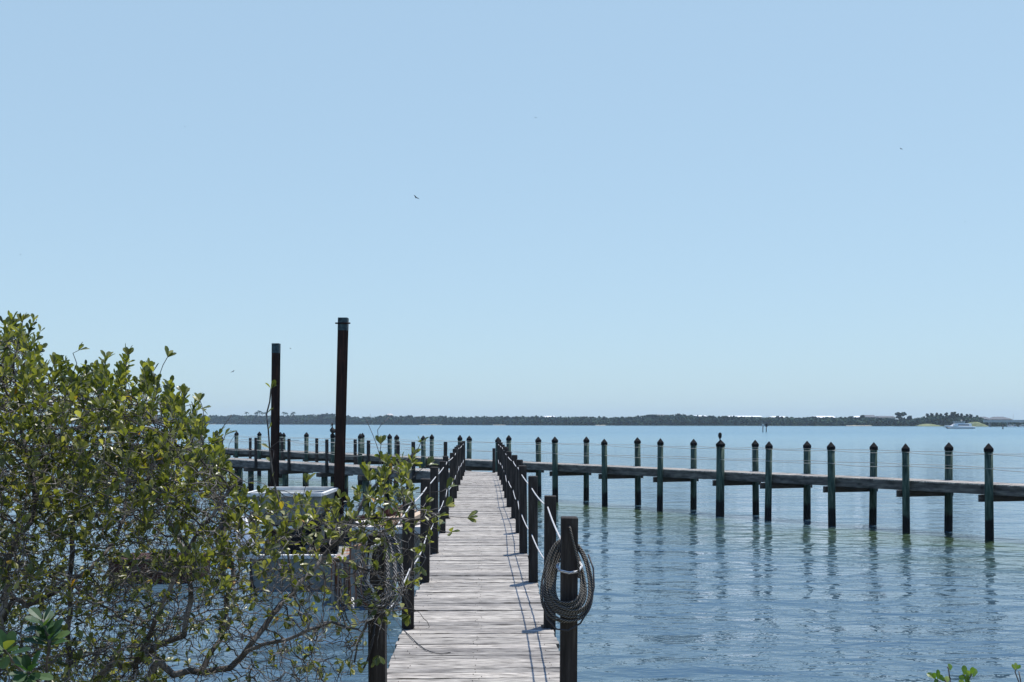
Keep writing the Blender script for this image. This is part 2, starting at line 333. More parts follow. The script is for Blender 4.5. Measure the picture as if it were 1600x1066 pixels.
M['bird'] = noisy('dark_plumage', [(0.3, (0.018, 0.016, 0.015)), (0.7, (0.05, 0.045, 0.04))], ns=20, rough=0.9, bump=0)
M['old_hull'] = noisy('stained_grey_hull', [(0.25, (0.10, 0.115, 0.115)), (0.5, (0.20, 0.215, 0.205)), (0.62, (0.29, 0.285, 0.26)), (0.72, (0.19, 0.10, 0.055))], (1.5, 1.5, 0.5), 2.0, 8, 0.7, 0.2, 0.01)
M['rust_hull'] = noisy('rust_streaked_steel', [(0.3, (0.12, 0.04, 0.02)), (0.44, (0.28, 0.11, 0.05)), (0.52, (0.26, 0.27, 0.25)), (0.8, (0.38, 0.37, 0.33))], (6, 6, 0.5), 1.3, 8, 0.8, 0.3, 0.01)
M['red_rust'] = noisy('red_rust_paint', [(0.3, (0.02, 0.007, 0.005)), (0.6, (0.07, 0.02, 0.012)), (0.8, (0.15, 0.055, 0.028))], (2, 2, 2), 2, 7, 0.8, 0.3, 0.01)
M['white_trim'] = noisy('chalky_white_trim', [(0.3, (0.45, 0.44, 0.41)), (0.6, (0.72, 0.71, 0.68))], ns=4, rough=0.7, bump=0.1)
M['lumber'] = noisy('old_lumber', [(0.3, (0.2, 0.1, 0.06)), (0.6, (0.38, 0.24, 0.15)), (0.8, (0.5, 0.38, 0.27))], (1.5, 1.5, 6), 3, 6, 0.85, 0.3, 0.005, rnd_amt=0.4)
M['tarp'] = noisy('white_tarp_cloth', [(0.3, (0.6, 0.62, 0.66)), (0.7, (0.78, 0.79, 0.8))], ns=5, rough=0.7, bump=0.4, dist=0.03)

# ---------------------------------------------------------------- the setting
def sheet(name, pts, mt, kindname='structure'):
    b = MB(); b.quad(pts); o = b.build(name, mt); kind(o, kindname); return o
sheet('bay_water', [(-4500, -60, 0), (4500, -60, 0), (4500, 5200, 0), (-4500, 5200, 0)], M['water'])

# near shore ground on which the photographer stands (slopes into the water)
b = MB(); xs = np.linspace(-30, 30, 61); ys = np.linspace(-30, 10, 41); g = {}
vs = []
for j, y in enumerate(ys):
    for i, x in enumerate(xs):
        t = min(max((y - 4.2) / 3.2, 0), 1); z = 1.42 * (1 - t * t * (3 - 2 * t)) - 0.55 * t
        z += 0.06 * math.sin(x * 1.7 + y) * math.cos(y * 1.3 - x * .6); vs.append((x, y, z))
fs = [(j * 61 + i, j * 61 + i + 1, (j + 1) * 61 + i + 1, (j + 1) * 61 + i) for j in range(40) for i in range(60)]
b.add(vs, fs, 0, True); kind(b.build('shore_ground', M['ground']), 'structure')

# ---- far shore: distance of the shoreline along the photo's columns
SX = [-500, 0, 320, 560, 760, 900, 1160, 1340, 1480, 1600, 1800, 2100]
SD = [2.6, 2.9, 3.2, 3.8, 4.5, 5.0, 5.5, 5.9, 6.4, 7.0, 7.8, 9.0]
def shoreY(x): return EYE * F / np.interp(x, SX, SD)
# canopy top row in the photo
TX = [-500, 320, 350, 400, 440, 470, 495, 510, 530, 560, 580, 600, 630, 650, 700, 760, 850, 930, 960, 1000, 1010, 1055, 1065, 1080, 1140, 1200, 1300, 1340, 1400, 1440, 1450, 1525, 1540, 1560, 1620, 2100]
TY = [650, 650, 650, 650, 650, 650, 648, 647, 650, 652.5, 652, 650.5, 651, 651.5, 651.5, 652, 651.5, 652.5, 653, 651, 649, 649, 648, 650, 651.5, 653, 653, 652.5, 655, 654, 650.5, 651, 656, 660, 662, 662]
b = MB(); sand = MB(); vs = []; n = 0
cols = np.arange(-500, 2101, 8)
ring = []
for x in cols:
    Y = shoreY(x); a = (x - 800) / F
    ring.append([(a * Y, Y, -0.8), (a * (Y + 6), Y + 6, 0.35), (a * (Y + 60), Y + 60, 1.6), (a * (Y + 700), Y + 700, 2.0)])
for i in range(len(ring) - 1):
    for k in range(3): b.quad([ring[i][k], ring[i + 1][k], ring[i + 1][k + 1], ring[i][k + 1]], 0, None, True)
kind(b.build('far_shore_land', M['far_soil']), 'structure')
b = MB()   # pale beach strips
for x0, x1 in ((322, 368), (655, 690), (770, 790), (930, 945), (1322, 1362)):
    for x in np.arange(x0, x1, 4):
        q = []
        for xx, e in ((x, 0), (x + 4, 0), (x + 4, 1), (x, 1)):
            Y = shoreY(xx) - 1.5 + e * 9; q.append(((xx - 800) / F * Y, Y, 0.03 + e * 0.75))
        b.quad(q)
kind(b.build('sand_beach', M['sand']), 'structure')
# woods along the far shore: many leaf clumps through the volume of the belt, one mass
b = MB()
for x in np.arange(-500, 2100, 1.15):
    Y0 = shoreY(x); 
    lump = 0.5 * math.sin(x * 0.21) + 0.4 * math.sin(x * 0.083 + 1) + 0.35 * math.sin(x * 0.53 + 2)
    ty = np.interp(x, TX, TY) - lump * 0.7
    for k in range(17):
        d = random.uniform(4, 26) if k < 12 else random.uniform(10, 45); Y = Y0 + d
        H = max(EYE + (HZ - ty) / F * Y, 2.5) * min(1, 0.62 + d / 45)
        z = H * (random.random() ** 0.75); s = random.uniform(0.7, 1.9) * Y0 / 1100
        c = Vector(((x + random.uniform(-1, 1) - 800) / F * Y, Y, max(z, 0.5)))
        nrm = Vector((random.gauss(0, 1), random.gauss(-0.6, 0.8), random.gauss(0.7, 0.8))).normalized()
        u = nrm.orthogonal().normalized(); v = nrm.cross(u); a0 = random.uniform(0, 6)
        pts = [c + (u * math.cos(a0 + q * 1.2566) + v * math.sin(a0 + q * 1.2566)) * s * random.uniform(0.7, 1.2) for q in range(5)]
        b.quad(pts, random.uniform(-0.5, 0.5))
# dense inside of the belt
pr = None
for x in np.arange(-500, 2101, 6):
    Y = shoreY(x) + 24; ty = np.interp(x, TX, TY); H = max((EYE + (HZ - ty) / F * Y) * 0.86, 1.5) + 0.4 * math.sin(x * .3)
    cur = [Vector(((x - 800) / F * (Y + k), Y + k, h)) for k, h in ((-10, 0.3), (-7, H * .6), (0, H), (25, H), (30, 0.3))]
    if pr:
        for k in range(4): b.quad([pr[k], cur[k], cur[k + 1], pr[k + 1]], 0)
    pr = cur
o = b.build('shore_woods', M['far_leaf']); kind(o, 'stuff', 'low dark green mangrove woods along the whole far shore', 'woods')

# single trees that stand above the woods
def clump_crown(b, c, rx, rz, n, s, shape=1.0):
    for i in range(n):
        d = Vector((random.gauss(0, 1), random.gauss(0, 1), random.gauss(0, 1))).normalized() * (random.random() ** 0.4)
        p = Vector(c) + Vector((d.x * rx, d.y * rx, d.z * rz))
        nrm = (d + Vector((random.gauss(0, .6), random.gauss(0, .6), random.gauss(0, .6)))).normalized()
        u = nrm.orthogonal().normalized(); v = nrm.cross(u); a0 = random.uniform(0, 6)
        b.quad([p + (u * math.cos(a0 + q * 1.2566) + v * math.sin(a0 + q * 1.2566)) * s * random.uniform(.7, 1.3) for q in range(5)], random.uniform(-.5, .5))
def make_round_tree(H, seed, label):
    random.seed(seed); r = empty('shore_tree'); tag(r, label, 'tree')
    t = MB(); t.tube([(0, 0, 0), (.2, 0, H * .35), (.1, .1, H * .7)], [.35, .25, .12], 6)
    for k in range(4):
        a = k * 1.6; t.tube([(.15, 0, H * .35), (math.cos(a) * H * .18, math.sin(a) * H * .18, H * .65)], [.18, .06], 5)
    t.build('trunk', M['far_bark'], r)
    c = MB()
    for k in range(7):
        a = random.uniform(0, 6.28); q = random.uniform(0, H * .22)
        clump_crown(c, (math.cos(a) * q, math.sin(a) * q, H * random.uniform(.55, .86)), H * .16, H * .12, 60, H * .05)
    c.build('crown', M['far_leaf'], r); return r
def make_casuarina(H, seed, label):
    random.seed(seed); r = empty('pine_tree'); tag(r, label, 'tree')
    t = MB(); t.tube([(0, 0, 0), (.1, 0, H * .5), (0, 0, H * .95)], [.3, .2, .05], 6); t.build('trunk', M['far_bark'], r)
    c = MB()
    for k in range(16):
        h = .25 + .72 * k / 15; w_ = H * .17 * (1.15 - h) + .25; a = random.uniform(0, 6.28)
        clump_crown(c, (math.cos(a) * w_ * .5, math.sin(a) * w_ * .5, H * h), w_, H * .05, 26, H * .032)
    c.build('crown', M['far_leaf'], r); return r
def make_palm(H, seed, label):
    random.seed(seed); r = empty('palm_tree'); tag(r, label, 'palm tree')
    t = MB(); lean = random.uniform(-.8, .8); t.tube([(0, 0, 0), (lean * .4, 0, H * .5), (lean, 0, H)], [.28, .2, .17], 6); t.build('trunk', M['far_bark'], r)
    c = MB()
    for k in range(15):
        a = k * 2.399; el = random.uniform(-.5, 1.0); L = random.uniform(2.6, 3.6); w_ = .55; pv = None
        for q in range(6):
            s_ = q / 5; d = L * s_; z = H + d * math.sin(el) * .7 - 1.5 * s_ * s_
            cx, cy = lean + math.cos(a) * d * .9, math.sin(a) * d * .9
            wd = w_ * math.sin(min(1, .25 + s_) * math.pi * .86); px, py = -math.sin(a) * wd, math.cos(a) * wd
            cur = [Vector((cx - px, cy - py, z - .35 * wd)), Vector((cx, cy, z)), Vector((cx + px, cy + py, z - .35 * wd))]
            if pv:
                c.quad([pv[0], pv[1], cur[1], cur[0]], random.uniform(-.5, .2)); c.quad([pv[1], pv[2], cur[2], cur[1]], random.uniform(-.5, .2))
            pv = cur
    c.build('crown', M['far_leaf'], r); return r
def on_shore(x, extra=18): Y = shoreY(x) + extra; return ((x - 800) / F * Y, Y, 1.0)
def top_h(x, y, extra=18): Y = shoreY(x) + extra; return EYE + (HZ - y) / F * Y - 1.0
palms = [(386, 643.5), (399.5, 644.5), (402, 643.5), (406, 641.5), (410.5, 644), (415, 643.8), (443.5, 643.5), (447.5, 644.5), (456, 645.5), (459, 643.5)]
plab = ['lone palm left of the palm clusters on the far shore', 'leftmost palm of the cluster left of the shorter steel pole', 'second palm from the left in the cluster left of the shorter steel pole',
        'tallest palm of the cluster left of the shorter steel pole', 'palm right of the tallest one, left of the shorter steel pole', 'palm nearest the left side of the shorter steel pole, on the far shore',
        'palm nearest the right side of the shorter steel pole, on the far shore', 'second far palm to the right of the shorter steel pole', 'third far palm to the right of the shorter steel pole',
        'farthest right palm on the far shore, between the two steel poles']
base = None
for (x, y), lb in zip(palms, plab):
    h = top_h(x, y) - 0.6
    if base is None: base = make_palm(13, 3, lb); r = base; r.location = on_shore(x)
    else: r = dup(base, on_shore(x), random.uniform(0, 6), None, lb)
    k = h / 13; r.scale = (k * 1.05, k * 1.05, k); r['group'] = 'palms on the far shore'
rounds = [(365, 647, 'small round tree far left on the far shore by the bush'), (508, 646, 'broad far tree forming a low hump just left of the tall steel pole'), (595.5, 647.5, 'far round tree left of the pale dome house'), (613, 648, 'small far tree right of the pale dome house'),
          (641, 648, 'far tree standing alone right of the dome house'), (653, 649, 'low far tree beside the lone one, left of the walkway posts'), (793, 649, 'small twin topped far tree above the end of the walkway'), (831, 650.5, 'small far tree left of the short white roof'), (943, 649, 'small dark far tree right of the short white roof'),
          (1014, 647, 'left tall tree of the far grove right of the middle'), (1022, 647.5, 'second tree of the far grove right of the middle'), (1053, 647.5, 'rounded tree in the far grove, left of its tallest'), (1061, 645, 'tallest tree in the middle far grove'), (1068, 647, 'rounded tree in the far grove, right of its tallest'),
          (1099, 648.5, 'far tree left of the long white roof'), (1111, 648.5, 'far tree in front of the long white roof'), (1133, 649.5, 'low broad far tree left of the grey roofed shed'), (1214, 648, 'dark far tree above the twin channel markers'), (1221, 650, 'small far tree right of the twin channel markers'), (1272, 650, 'small tree at the left end of the bright white roof'),
          (1328, 648.5, 'dark rounded far tree right of the bright white roof'), (1347, 647.5, 'tiny far tree between two grey roofs'), (1407, 643, 'tall round tree rising above the right part of the far shore'), (1420.5, 647.5, 'shorter round tree right of the tall round one')]
bases = {}
for i, (x, y, lb) in enumerate(rounds):
    h = top_h(x, y) + .3; k = i % 3
    if k not in bases: r = bases[k] = make_round_tree(12, 20 + k, lb); r.location = on_shore(x)
    else: r = dup(bases[k], on_shore(x), random.uniform(0, 6), None, lb)
    wide = 1.9 if x == 508 else (1.35 if x in (1328, 1133, 1407) else 1.0)
    r.scale = (h / 12 * wide, h / 12 * wide, h / 12); r['group'] = 'trees rising above the far woods'
cas = [(1449, 647), (1456, 646.5), (1464, 646), (1470, 647), (1479, 645.5), (1487, 645), (1491.5, 644.5), (1496, 647), (1503, 647), (1511, 648), (1517, 648), (1526, 650)]
cwords = ['leftmost', 'second', 'third', 'fourth', 'fifth', 'sixth', 'seventh', 'eighth', 'ninth', 'tenth', 'eleventh', 'last']
base2 = {}
for i, (x, y) in enumerate(cas):
    lb = cwords[i] + ' feathery pine from the left in the grove behind the white yacht' if i < 11 else 'rightmost feathery pine of the grove behind the white yacht'
    h = top_h(x, y, 24) + .3; k = i % 3
    if k not in base2: r = base2[k] = make_casuarina(12, 40 + k, lb); r.location = on_shore(x, 24)
    else: r = dup(base2[k], on_shore(x, 24), random.uniform(0, 6), None, lb)
    r.scale = (h / 12 * 1.7, h / 12 * 1.7, h / 12); r['group'] = 'pines behind the yacht'
random.seed(5)

# buildings of the far shore
def building(x0, x1, ytop, yeave, ybase, lb, extra=40, roof='white_roof', wall='stucco', depth=14, kindroof='flat', name='shore_building', win=True):
    xm = (x0 + x1) / 2; Y = shoreY(xm) + extra; k = Y / F; W_ = (x1 - x0) * k
    zt = EYE + (HZ - ytop) * k; ze = EYE + (HZ - yeave) * k; zb = 1.4
    r = empty(name, ((xm - 800) * k, Y, zb)); tag(r, lb, 'building')
    a = MB(); a.box((0, depth / 2, (ze - zb) / 2), (W_ * .96, depth - .6, ze - zb)); a.build('wall', M[wall], r)
    a = MB(); hz, h1 = ze - zb, zt - zb
    if kindroof == 'hip':
        lo = [Vector((sx * W_ / 2, sy, hz + .003)) for sx, sy in ((-1, -.5), (1, -.5), (1, depth + .3), (-1, depth + .3))]
        hi = [Vector((sx * W_ * .2, sy, h1)) for sx, sy in ((-1, depth * .4), (1, depth * .4), (1, depth * .6), (-1, depth * .6))]
        a.loft([lo, hi])
    elif kindroof == 'dome':
        a.lathe((0, depth / 2, hz), [(W_ * .5 * math.cos(q * .3), (h1 - hz) * math.sin(q * .3)) for q in range(5)], 14)
    else:
        lo = [Vector((sx * W_ / 2, sy, hz + .003)) for sx, sy in ((-1, -.5), (1, -.5), (1, depth + .3), (-1, depth + .3))]
        hi = [Vector((sx * (W_ / 2 - 1.2), sy, h1)) for sx, sy in ((-1, depth * .3), (1, depth * .3), (1, depth * .7), (-1, depth * .7))]
        a.loft([lo, hi])
    a.build('roof', M[roof], r)
    if win:
        nw = max(2, int(W_ / 5))
        for q in range(nw):
            a = MB(); a.box(((q + .5) / nw * W_ * .9 - W_ * .45, .24, (ze - zb) * .68), (1.6, .16, 1.5)); a.build('window', M['dark_glass'], r)
    return r
building(602, 614, 646.3, 650.5, 0, 'pale pinkish house with rounded roof above the woods left of the walkway', roof='stucco', kindroof='dome')
building(849, 868, 650.0, 652, 0, 'short bright white roof above the woods just right of the walkway')
building(1028, 1044, 648, 650, 0, 'grey roofed building between the trees of the middle far grove', roof='grey_roof')
building(1075, 1105, 649.3, 650.6, 0, 'white roofed building just left of the long white roof')
building(1138, 1192, 649.8, 651.5, 0, 'longest white roof with pale wall, above the twin channel markers', depth=20)
building(1206, 1228, 650.3, 652.3, 0, 'small white roof just right of the twin channel markers', extra=46)
building(1274, 1306, 650, 652.6, 0, 'brightest white roof, right of the twin channel markers', depth=18)
building(1336, 1352, 650, 652.5, 0, 'white gabled house left of the flat grey roofed house', kindroof='hip', extra=34)
building(1351, 1370, 648.6, 652.0, 0, 'flat grey roofed house at the right of the white gabled one', roof='grey_roof', extra=30)
building(1373, 1400, 650, 652.5, 0, 'long low grey roofed house left of the tall round tree', roof='grey_roof', extra=44)
for x0, x1, lb in ((1527, 1552, 'left house with big grey hip roof behind the bridge'), (1550, 1583, 'larger right house with grey hip roof behind the bridge')):
    building(x0, x1, 651.2, 655.5, 0, lb, extra=70, roof='grey_roof', kindroof='hip', name='hip_roof_house')
for i, (x, y) in enumerate(((578.5, 646.5),)):
    Y = shoreY(x) + 20; k = Y / F; r = MB(); r.tube([((x - 800) * k, Y, 1), ((x - 800) * k, Y, EYE + (HZ - y) * k)], [.25, .18], 6)
    tag(r.build('mast', M['far_bark'], None), 'thin bare mast above the far woods left of the dome house', 'mast')

# grassy banks by the bridge
for nm, x0, x1, yt, lbl in (('grassy_bank', 1438, 1474, 662.3, 0), ('grassy_bank', 1517, 1546, 659.2, 0)):
    b = MB(); pv = None
    for q in range(17):
        s_ = q / 16; x = x0 + (x1 - x0) * s_; Y = shoreY(x) - 2; k = Y / F; h = max(.1, (EYE + (HZ - yt) * k) * math.sin(math.pi * s_) ** .6)
        cur = [Vector(((x - 800) * k, Y - 3, .02)), Vector(((x - 800) * k, Y + 3, h * .7)), Vector(((x - 800) * k, Y + 8, h)), Vector(((x - 800) * k, Y + 14, h * .9)), Vector(((x - 800) * k, Y + 22, .1))]
        if pv:
            for m_ in range(4): b.quad([pv[m_], cur[m_], cur[m_ + 1], pv[m_ + 1]], 0, None, True)
        pv = cur
    kind(b.build(nm, M['scrub']), 'structure')

# bridge at the right edge
br = empty('road_bridge', (0, 0, 0)); tag(br, 'low concrete road bridge on piers at the right edge of the far shore', 'bridge')
A = P(1536, HZ, 735); Bp = P(1990, HZ, 640); A.z = Bp.z = 0; dv = (Bp - A).normalized(); sd_ = Vector((-dv.y, dv.x, 0)); Lb = (Bp - A).length
b = MB(); b.bar(A + Vector((0, 0, 3.75)) + sd_ * 5, Bp + Vector((0, 0, 3.75)) + sd_ * 5, 11, .9); b.build('deck', M['concrete'], br)
b = MB()
for off in (-.35, 10.35): b.bar(A + Vector((0, 0, 4.62)) + sd_ * off, Bp + Vector((0, 0, 4.62)) + sd_ * off, .25, .8)
b.build('parapet', M['concrete'], br)
s_ = 4.0
while s_ < Lb:
    b = MB(); q = A + dv * s_
    b.bar(q + sd_ * .2 + Vector((0, 0, 3.0)), q + sd_ * 9.8 + Vector((0, 0, 3.0)), 1.1, .598)
    for t_ in (1, 3.6, 6.3, 9): b.box(q + sd_ * t_ + Vector((0, 0, 1.1)), (.6, .6, 3.2), math.atan2(dv.y, dv.x))
    b.build('pier', M['concrete'], br); s_ += 12
for k_ in range(5):
    q = A + dv * (20 + 22 * k_); b = MB(); b.tube([q + Vector((0, 0, 4.6)), q + Vector((0, 0, 9.6)), q + sd_ * 1.6 + Vector((0, 0, 10))], .09, 5)
    b.build('light_pole', M['concrete'], br)

# ---- motor yacht
yk = EYE * F / 10.0; xy0 = 1499
ya = empty('motor_yacht', ((xy0 - 800) / F * yk, yk, 0)); tag(ya, 'white motor yacht with dark windows cruising in front of the pine grove', 'yacht')
def yz(ph): return ph * yk / F
b = MB(); rings = []
for q in range(13):
    s_ = q / 12; X = -7.9 + 15.3 * s_                       # bow at -X
    w_ = 2.1 * min(1, (s_ * 1.9 + .02)) ** .75; dk = 1.75 - .55 * s_; rise = 1.2 * max(0, .22 - s_) / .22
    kx = X + (1.6 * (1 - s_ * 4) if s_ < .25 else 0)
    rings.append([Vector((X, -w_, dk)), Vector((kx, -w_ * .86, .35 + rise * .3)), Vector((kx, -w_ * .5, -.3)), Vector((kx, w_ * .5, -.3)), Vector((kx, w_ * .86, .35 + rise * .3)), Vector((X, w_, dk))])
b.loft(rings, 0, True); b.build('hull', M['gelcoat'], ya)
b = MB(); b.loft([[Vector((x0, -w_, z)), Vector((x1, -w_, z)), Vector((x1, w_, z)), Vector((x0, w_, z))] for x0, x1, w_, z in ((-4.4, 5.6, 1.75, 1.2), (-3.4, 5.6, 1.7, 2.1), (-1.8, 5.4, 1.5, 2.75))]); b.build('cabin', M['gelcoat'], ya)
b = MB(); b.box((-.2, 0, 3.15), (4.6, 2.6, .5)); b.box((-.2, 0, 3.62), (5.4, 2.9, .14)); b.build('flybridge', M['gelcoat'], ya)
b = MB(); b.loft([[Vector((x, -w_ * .99 - .03, z)), Vector((x + .35, -w_ * .93 - .03, z + .16))  , Vector((x + .35, w_ * .93 + .03, z + .16)), Vector((x, w_ * .99 + .03, z))] for x, w_, z in ((-8.0, .35, .55), (-5.6, 1.3, .5))]); b.build('bow_flare', M['navy'], ya)
b = MB(); b.box((-.4, 0, 3.32), (4.4, 2.66, .42)); b.build('flybridge_window', M['dark_glass'], ya)
b = MB(); b.box((1.4, 0, 1.92), (5.6, 3.5, .55)); b.build('window', M['dark_glass'], ya)
b = MB(); b.box((-2.75, 0, 1.92), (1.9, 3.36, .34)); b.build('window', M['dark_glass'], ya)
b = MB(); b.tube([(1, 0, 3.7), (1.2, 0, 4.8)], .06, 5); b.tube([(.6, 0, 4.2), (1.8, 0, 4.2)], .05, 5); b.build('mast', M['gelcoat'], ya)
b = MB(); b.box((4.9, 0, 2.55), (2.6, 3.0, .1)); b.build('canopy', M['gelcoat'], ya)

# ---- channel markers
for x, mt_, lb in ((1192, 'stucco', 'left channel marker pile with pale board, out on the bay'), (1197.3, 'cap', 'right channel marker pile with dark board, out on the bay')):
    Y = EYE * F / 15.0; k = Y / F; r = empty('channel_marker', ((x - 800) * k, Y, 0)); tag(r, lb, 'channel marker', 'twin channel markers')
    b = MB(); b.tube([(0, 0, -.5), (0, 0, 2.7)], [.16, .15], 8); b.build('pile', M['beam'], r)
    b = MB(); b.box((0, -.2, 2.25), (.75, .06, 1.0)); b.build('board', M[mt_], r)
Y = EYE * F / 10.5; k = Y / F; r = MB(); r.tube([(767 * k, Y, -.4), (767 * k, Y, EYE - 4.5 * k)], [.3, .25], 7)
tag(r.build('mooring_pile', M['beam']), 'small dark pile standing in the water in front of the bridge', 'pile')

def small_boat(x, drop, L, lb, rz=0, z=0):
    Y = EYE * F / drop; r = empty('small_boat', ((x - 800) / F * Y, Y, z), rz); tag(r, lb, 'boat')
    b = MB(); rings = []
    for q in range(7):
        s_ = q / 6; w_ = L * .17 * min(1, s_ * 2.2 + .05); X = L * (s_ - .5)
        rings.append([Vector((X, -w_, .9 - .3 * s_)), Vector((X + (.5 if q == 0 else 0), -w_ * .7, 0)), Vector((X + (.5 if q == 0 else 0), w_ * .7, 0)), Vector((X, w_, .9 - .3 * s_))])
    b.loft(rings, 0, True); b.build('hull', M['gelcoat'], r)
    b = MB(); b.box((L * .1, 0, 1.75), (L * .3, L * .25, .1))
    for sx in (-1, 1):
        for sy in (-1, 1): b.box((L * (.1 + sx * .13), sy * L * .11, 1.2), (.06, .06, 1.1))
    b.build('canopy', M['gelcoat'], r); return r
small_boat(1380, 5.95, 4.2, 'small white boat on the bank below the far grey roofs', 0.2, .9)
small_boat(1578, 7.4, 4.5, 'small white boat under the left part of the bridge', .3)
small_boat(1584, 7.3, 4, 'second small white boat under the bridge, next to the first', -.2)
small_boat(1597, 7.4, 4.5, 'small white boat under the bridge at the right edge', .1)

# ---------------------------------------------------------------- long pier with capped piles
p0 = Vector((-21.0, 68.1, 0)); p1 = Vector((13.46, 28.07, 0)); D = (p1 - p0).normalized(); N = Vector((-D.y, D.x, 0))
def on_line(x, q0, d, wofs=0):
    q = q0 + N * wofs; a = (x - 800) / F; t = (a * q.y - q.x) / (d.x - a * d.y); return q + d * t
DZ = EYE - 1.75
def planks(b, q0, d, nrm, L, w_, pw=0.14, gap=0.008, th=0.04, jit=0.02):
    s = 0; rz = math.atan2(nrm.y, nrm.x)
    while s < L:
        ww = pw + random.uniform(-.012, .008); a, c_ = random.uniform(-jit, jit), random.uniform(-jit, jit)
        ctr = q0 + d * (s + ww / 2) + nrm * (w_ / 2 + (a + c_) / 2)
        b.box((ctr.x, ctr.y, DZ - th / 2 + random.uniform(-.004, .004)), (w_ + (a - c_), ww - random.uniform(0, .006), th), rz + random.uniform(-.006, .006), random.random(), 0, (random.uniform(-.012, .012), random.uniform(-.003, .003)))
        s += ww + gap + (random.random() < .12) * random.uniform(.004, .014)
def ropes(b, pts, z, sag, r, per=8):
    for a, c_ in zip(pts[:-1], pts[1:]):
        L = (c_ - a).length; sg = sag * random.uniform(.3, 1.3); q = []
        for k in range(per + 1):
            t = k / per; p = a.lerp(c_, t); q.append((p.x, p.y, p.z + z - sg * 4 * t * (1 - t)))
        b.tube(q, r, 5)
pier = empty('pier', (0, 0, 0)); tag(pier, 'long wooden pier on green piles with black pointed caps crossing the bay', 'pier')
b = MB(); A0 = p0 - D * 16; Lp = (p1 - p0).length + 16 + 9
planks(b, A0, D, N, Lp, 1.12, .14, .008, .04, .012); b.build('deck_boards', M['deck'], pier)
for off in (.03, 1.09):
    b = MB(); s_ = 0
    while s_ < Lp:
        e = min(s_ + 4.9, Lp); dz = random.uniform(-.008, .008)
        b.bar(A0 + D * s_ + N * off + Vector((0, 0, DZ - .045 - .125 + dz)), A0 + D * (e - .008) + N * off + Vector((0, 0, DZ - .045 - .125 + dz)), .05, .24); s_ = e
    b.build('stringer', M['stringer'], pier)
XN = [192, 226, 262, 301, 337, 369, 405, 438.5, 478.7, 520, 562.5, 609, 662, 717.7, 778, 867.6, 945, 1031, 1125, 1200, 1300, 1416, 1546, 1700, 1880]
XF = [170, 203, 235, 270, 305, 337, 369, 405, 443, 478.7, 520, 566.6, 619, 673.8, 732.6, 794.4, 841.8, 916, 997, 1083.6, 1181, 1261, 1363.7, 1482, 1620, 1790]
PR = .112
pb = MB(); pb.lathe((0, 0, 0), [(PR * 1.04, -1.2), (PR * 1.04, 0), (PR, 1.2), (PR * .97, DZ + .98)], 16)
pm = pb.build('pile', M['pile'], pier)
cb = MB(); cb.lathe((0, 0, 0), [(PR * 1.12, DZ + .90), (PR * 1.14, DZ + .985), (PR * 1.08, DZ + 1.0), (.012, DZ + 1.14)], 16, 0, False)
cp = cb.build('pile_cap', M['cap'], pm)
rows = []
first = True
for row, (XS, off) in enumerate(((XN, -.12), (XF, 1.24))):
    pts = []
    for x in XS:
        q = on_line(x, p0, D, off)
        if first: o = pm; first = False
        else:
            o = pm.copy(); C.objects.link(o); o.parent = pier
            c_ = cp.copy(); C.objects.link(c_); c_.parent = o
        k = 1.28 if (row == 0 and x == 1125) else random.uniform(.93, 1.08)
        o.location = (q.x, q.y, random.uniform(-.045, .035)); o.scale = (k, k, 1); o.rotation_euler = (random.uniform(-.012, .012), random.uniform(-.011, .011), random.uniform(0, 6))
        pts.append(Vector((q.x, q.y, 0)))
    rows.append(pts)
for a, c_ in zip(rows[0], rows[1][2:]):
    d_ = (c_ - a).normalized(); b = MB(); pz = Vector((0, .17, DZ - .185 - .145 - .085)); b.bar(a - d_ * .24 + pz + Vector((0, 0, .022)), c_ + d_ * .24 + pz + Vector((0, 0, .022)), .08, .2)
    b.build('cross_beam', M['beam'], pier)
for pts, side in zip(rows, (-1, 1)):
    for z in (DZ + .86, DZ + .45):
        b = MB(); ofs = [q + N * side * PR * 1.0 for q in pts]; ropes(b, ofs, z, .05, .008)
        for q in pts: b.tube([(q.x + .122 * math.cos(a), q.y + .122 * math.sin(a), z + random.uniform(-.004, .004)) for a in np.linspace(0, 6.28, 13)[:-1]], .008, 5, 0, True)
        b.build('rail_rope', M['pale_rope'], pier)

# ---------------------------------------------------------------- low finger dock to the left
f0 = Vector((-3.15, 35.8, 0)); f1 = Vector((-11.57, 45.0, 0)); FD = (f1 - f0).normalized(); FN = Vector((FD.y, -FD.x, 0))
fd = empty('finger_dock', (0, 0, 0)); tag(fd, 'low wooden side dock with thin square posts running left from the walkway', 'dock')
start = f0 - FD * 3.45
b = MB(); planks(b, start, FD, FN, 37, 1.2, .14, .008, .04, .012); b.build('deck_boards', M['deck'], fd)
for off in (.03, 1.17):
    b = MB(); b.bar(start + FN * off + Vector((0, 0, DZ - .185)), start + FD * 37 + FN * off + Vector((0, 0, DZ - .185)), .05, .27); b.build('stringer', M['stringer'], fd)
def line2(x, off):
    q = f0 + FN * off; a = (x - 800) / F; t = (a * q.y - q.x) / (FD.x - a * FD.y); return q + FD * t
tpl = MB(); tpl.box((0, 0, .36), (.1, .1, 1.36), 0, 0, .008); tm = tpl.build('post', M['post'], fd); firstp = True
frows = []
for off, XS in ((-.06, [215, 255, 300, 346, 399.7, 451.5, 510.6, 575.5, 646]), (1.26, [215, 255, 300, 345, 391, 441, 495, 555, 622, 695.7])):
    pts = []
    for x in XS:
        q = line2(x, off)
        if firstp: o = tm; firstp = False
        else: o = tm.copy(); C.objects.link(o); o.parent = fd
        o.location = (q.x, q.y, DZ + random.uniform(-.05, .02)); o.rotation_euler = (random.uniform(-.012, .012), random.uniform(-.02, .02), math.atan2(FD.y, FD.x)); pts.append(Vector((q.x, q.y, 0)))
    frows.append(pts)
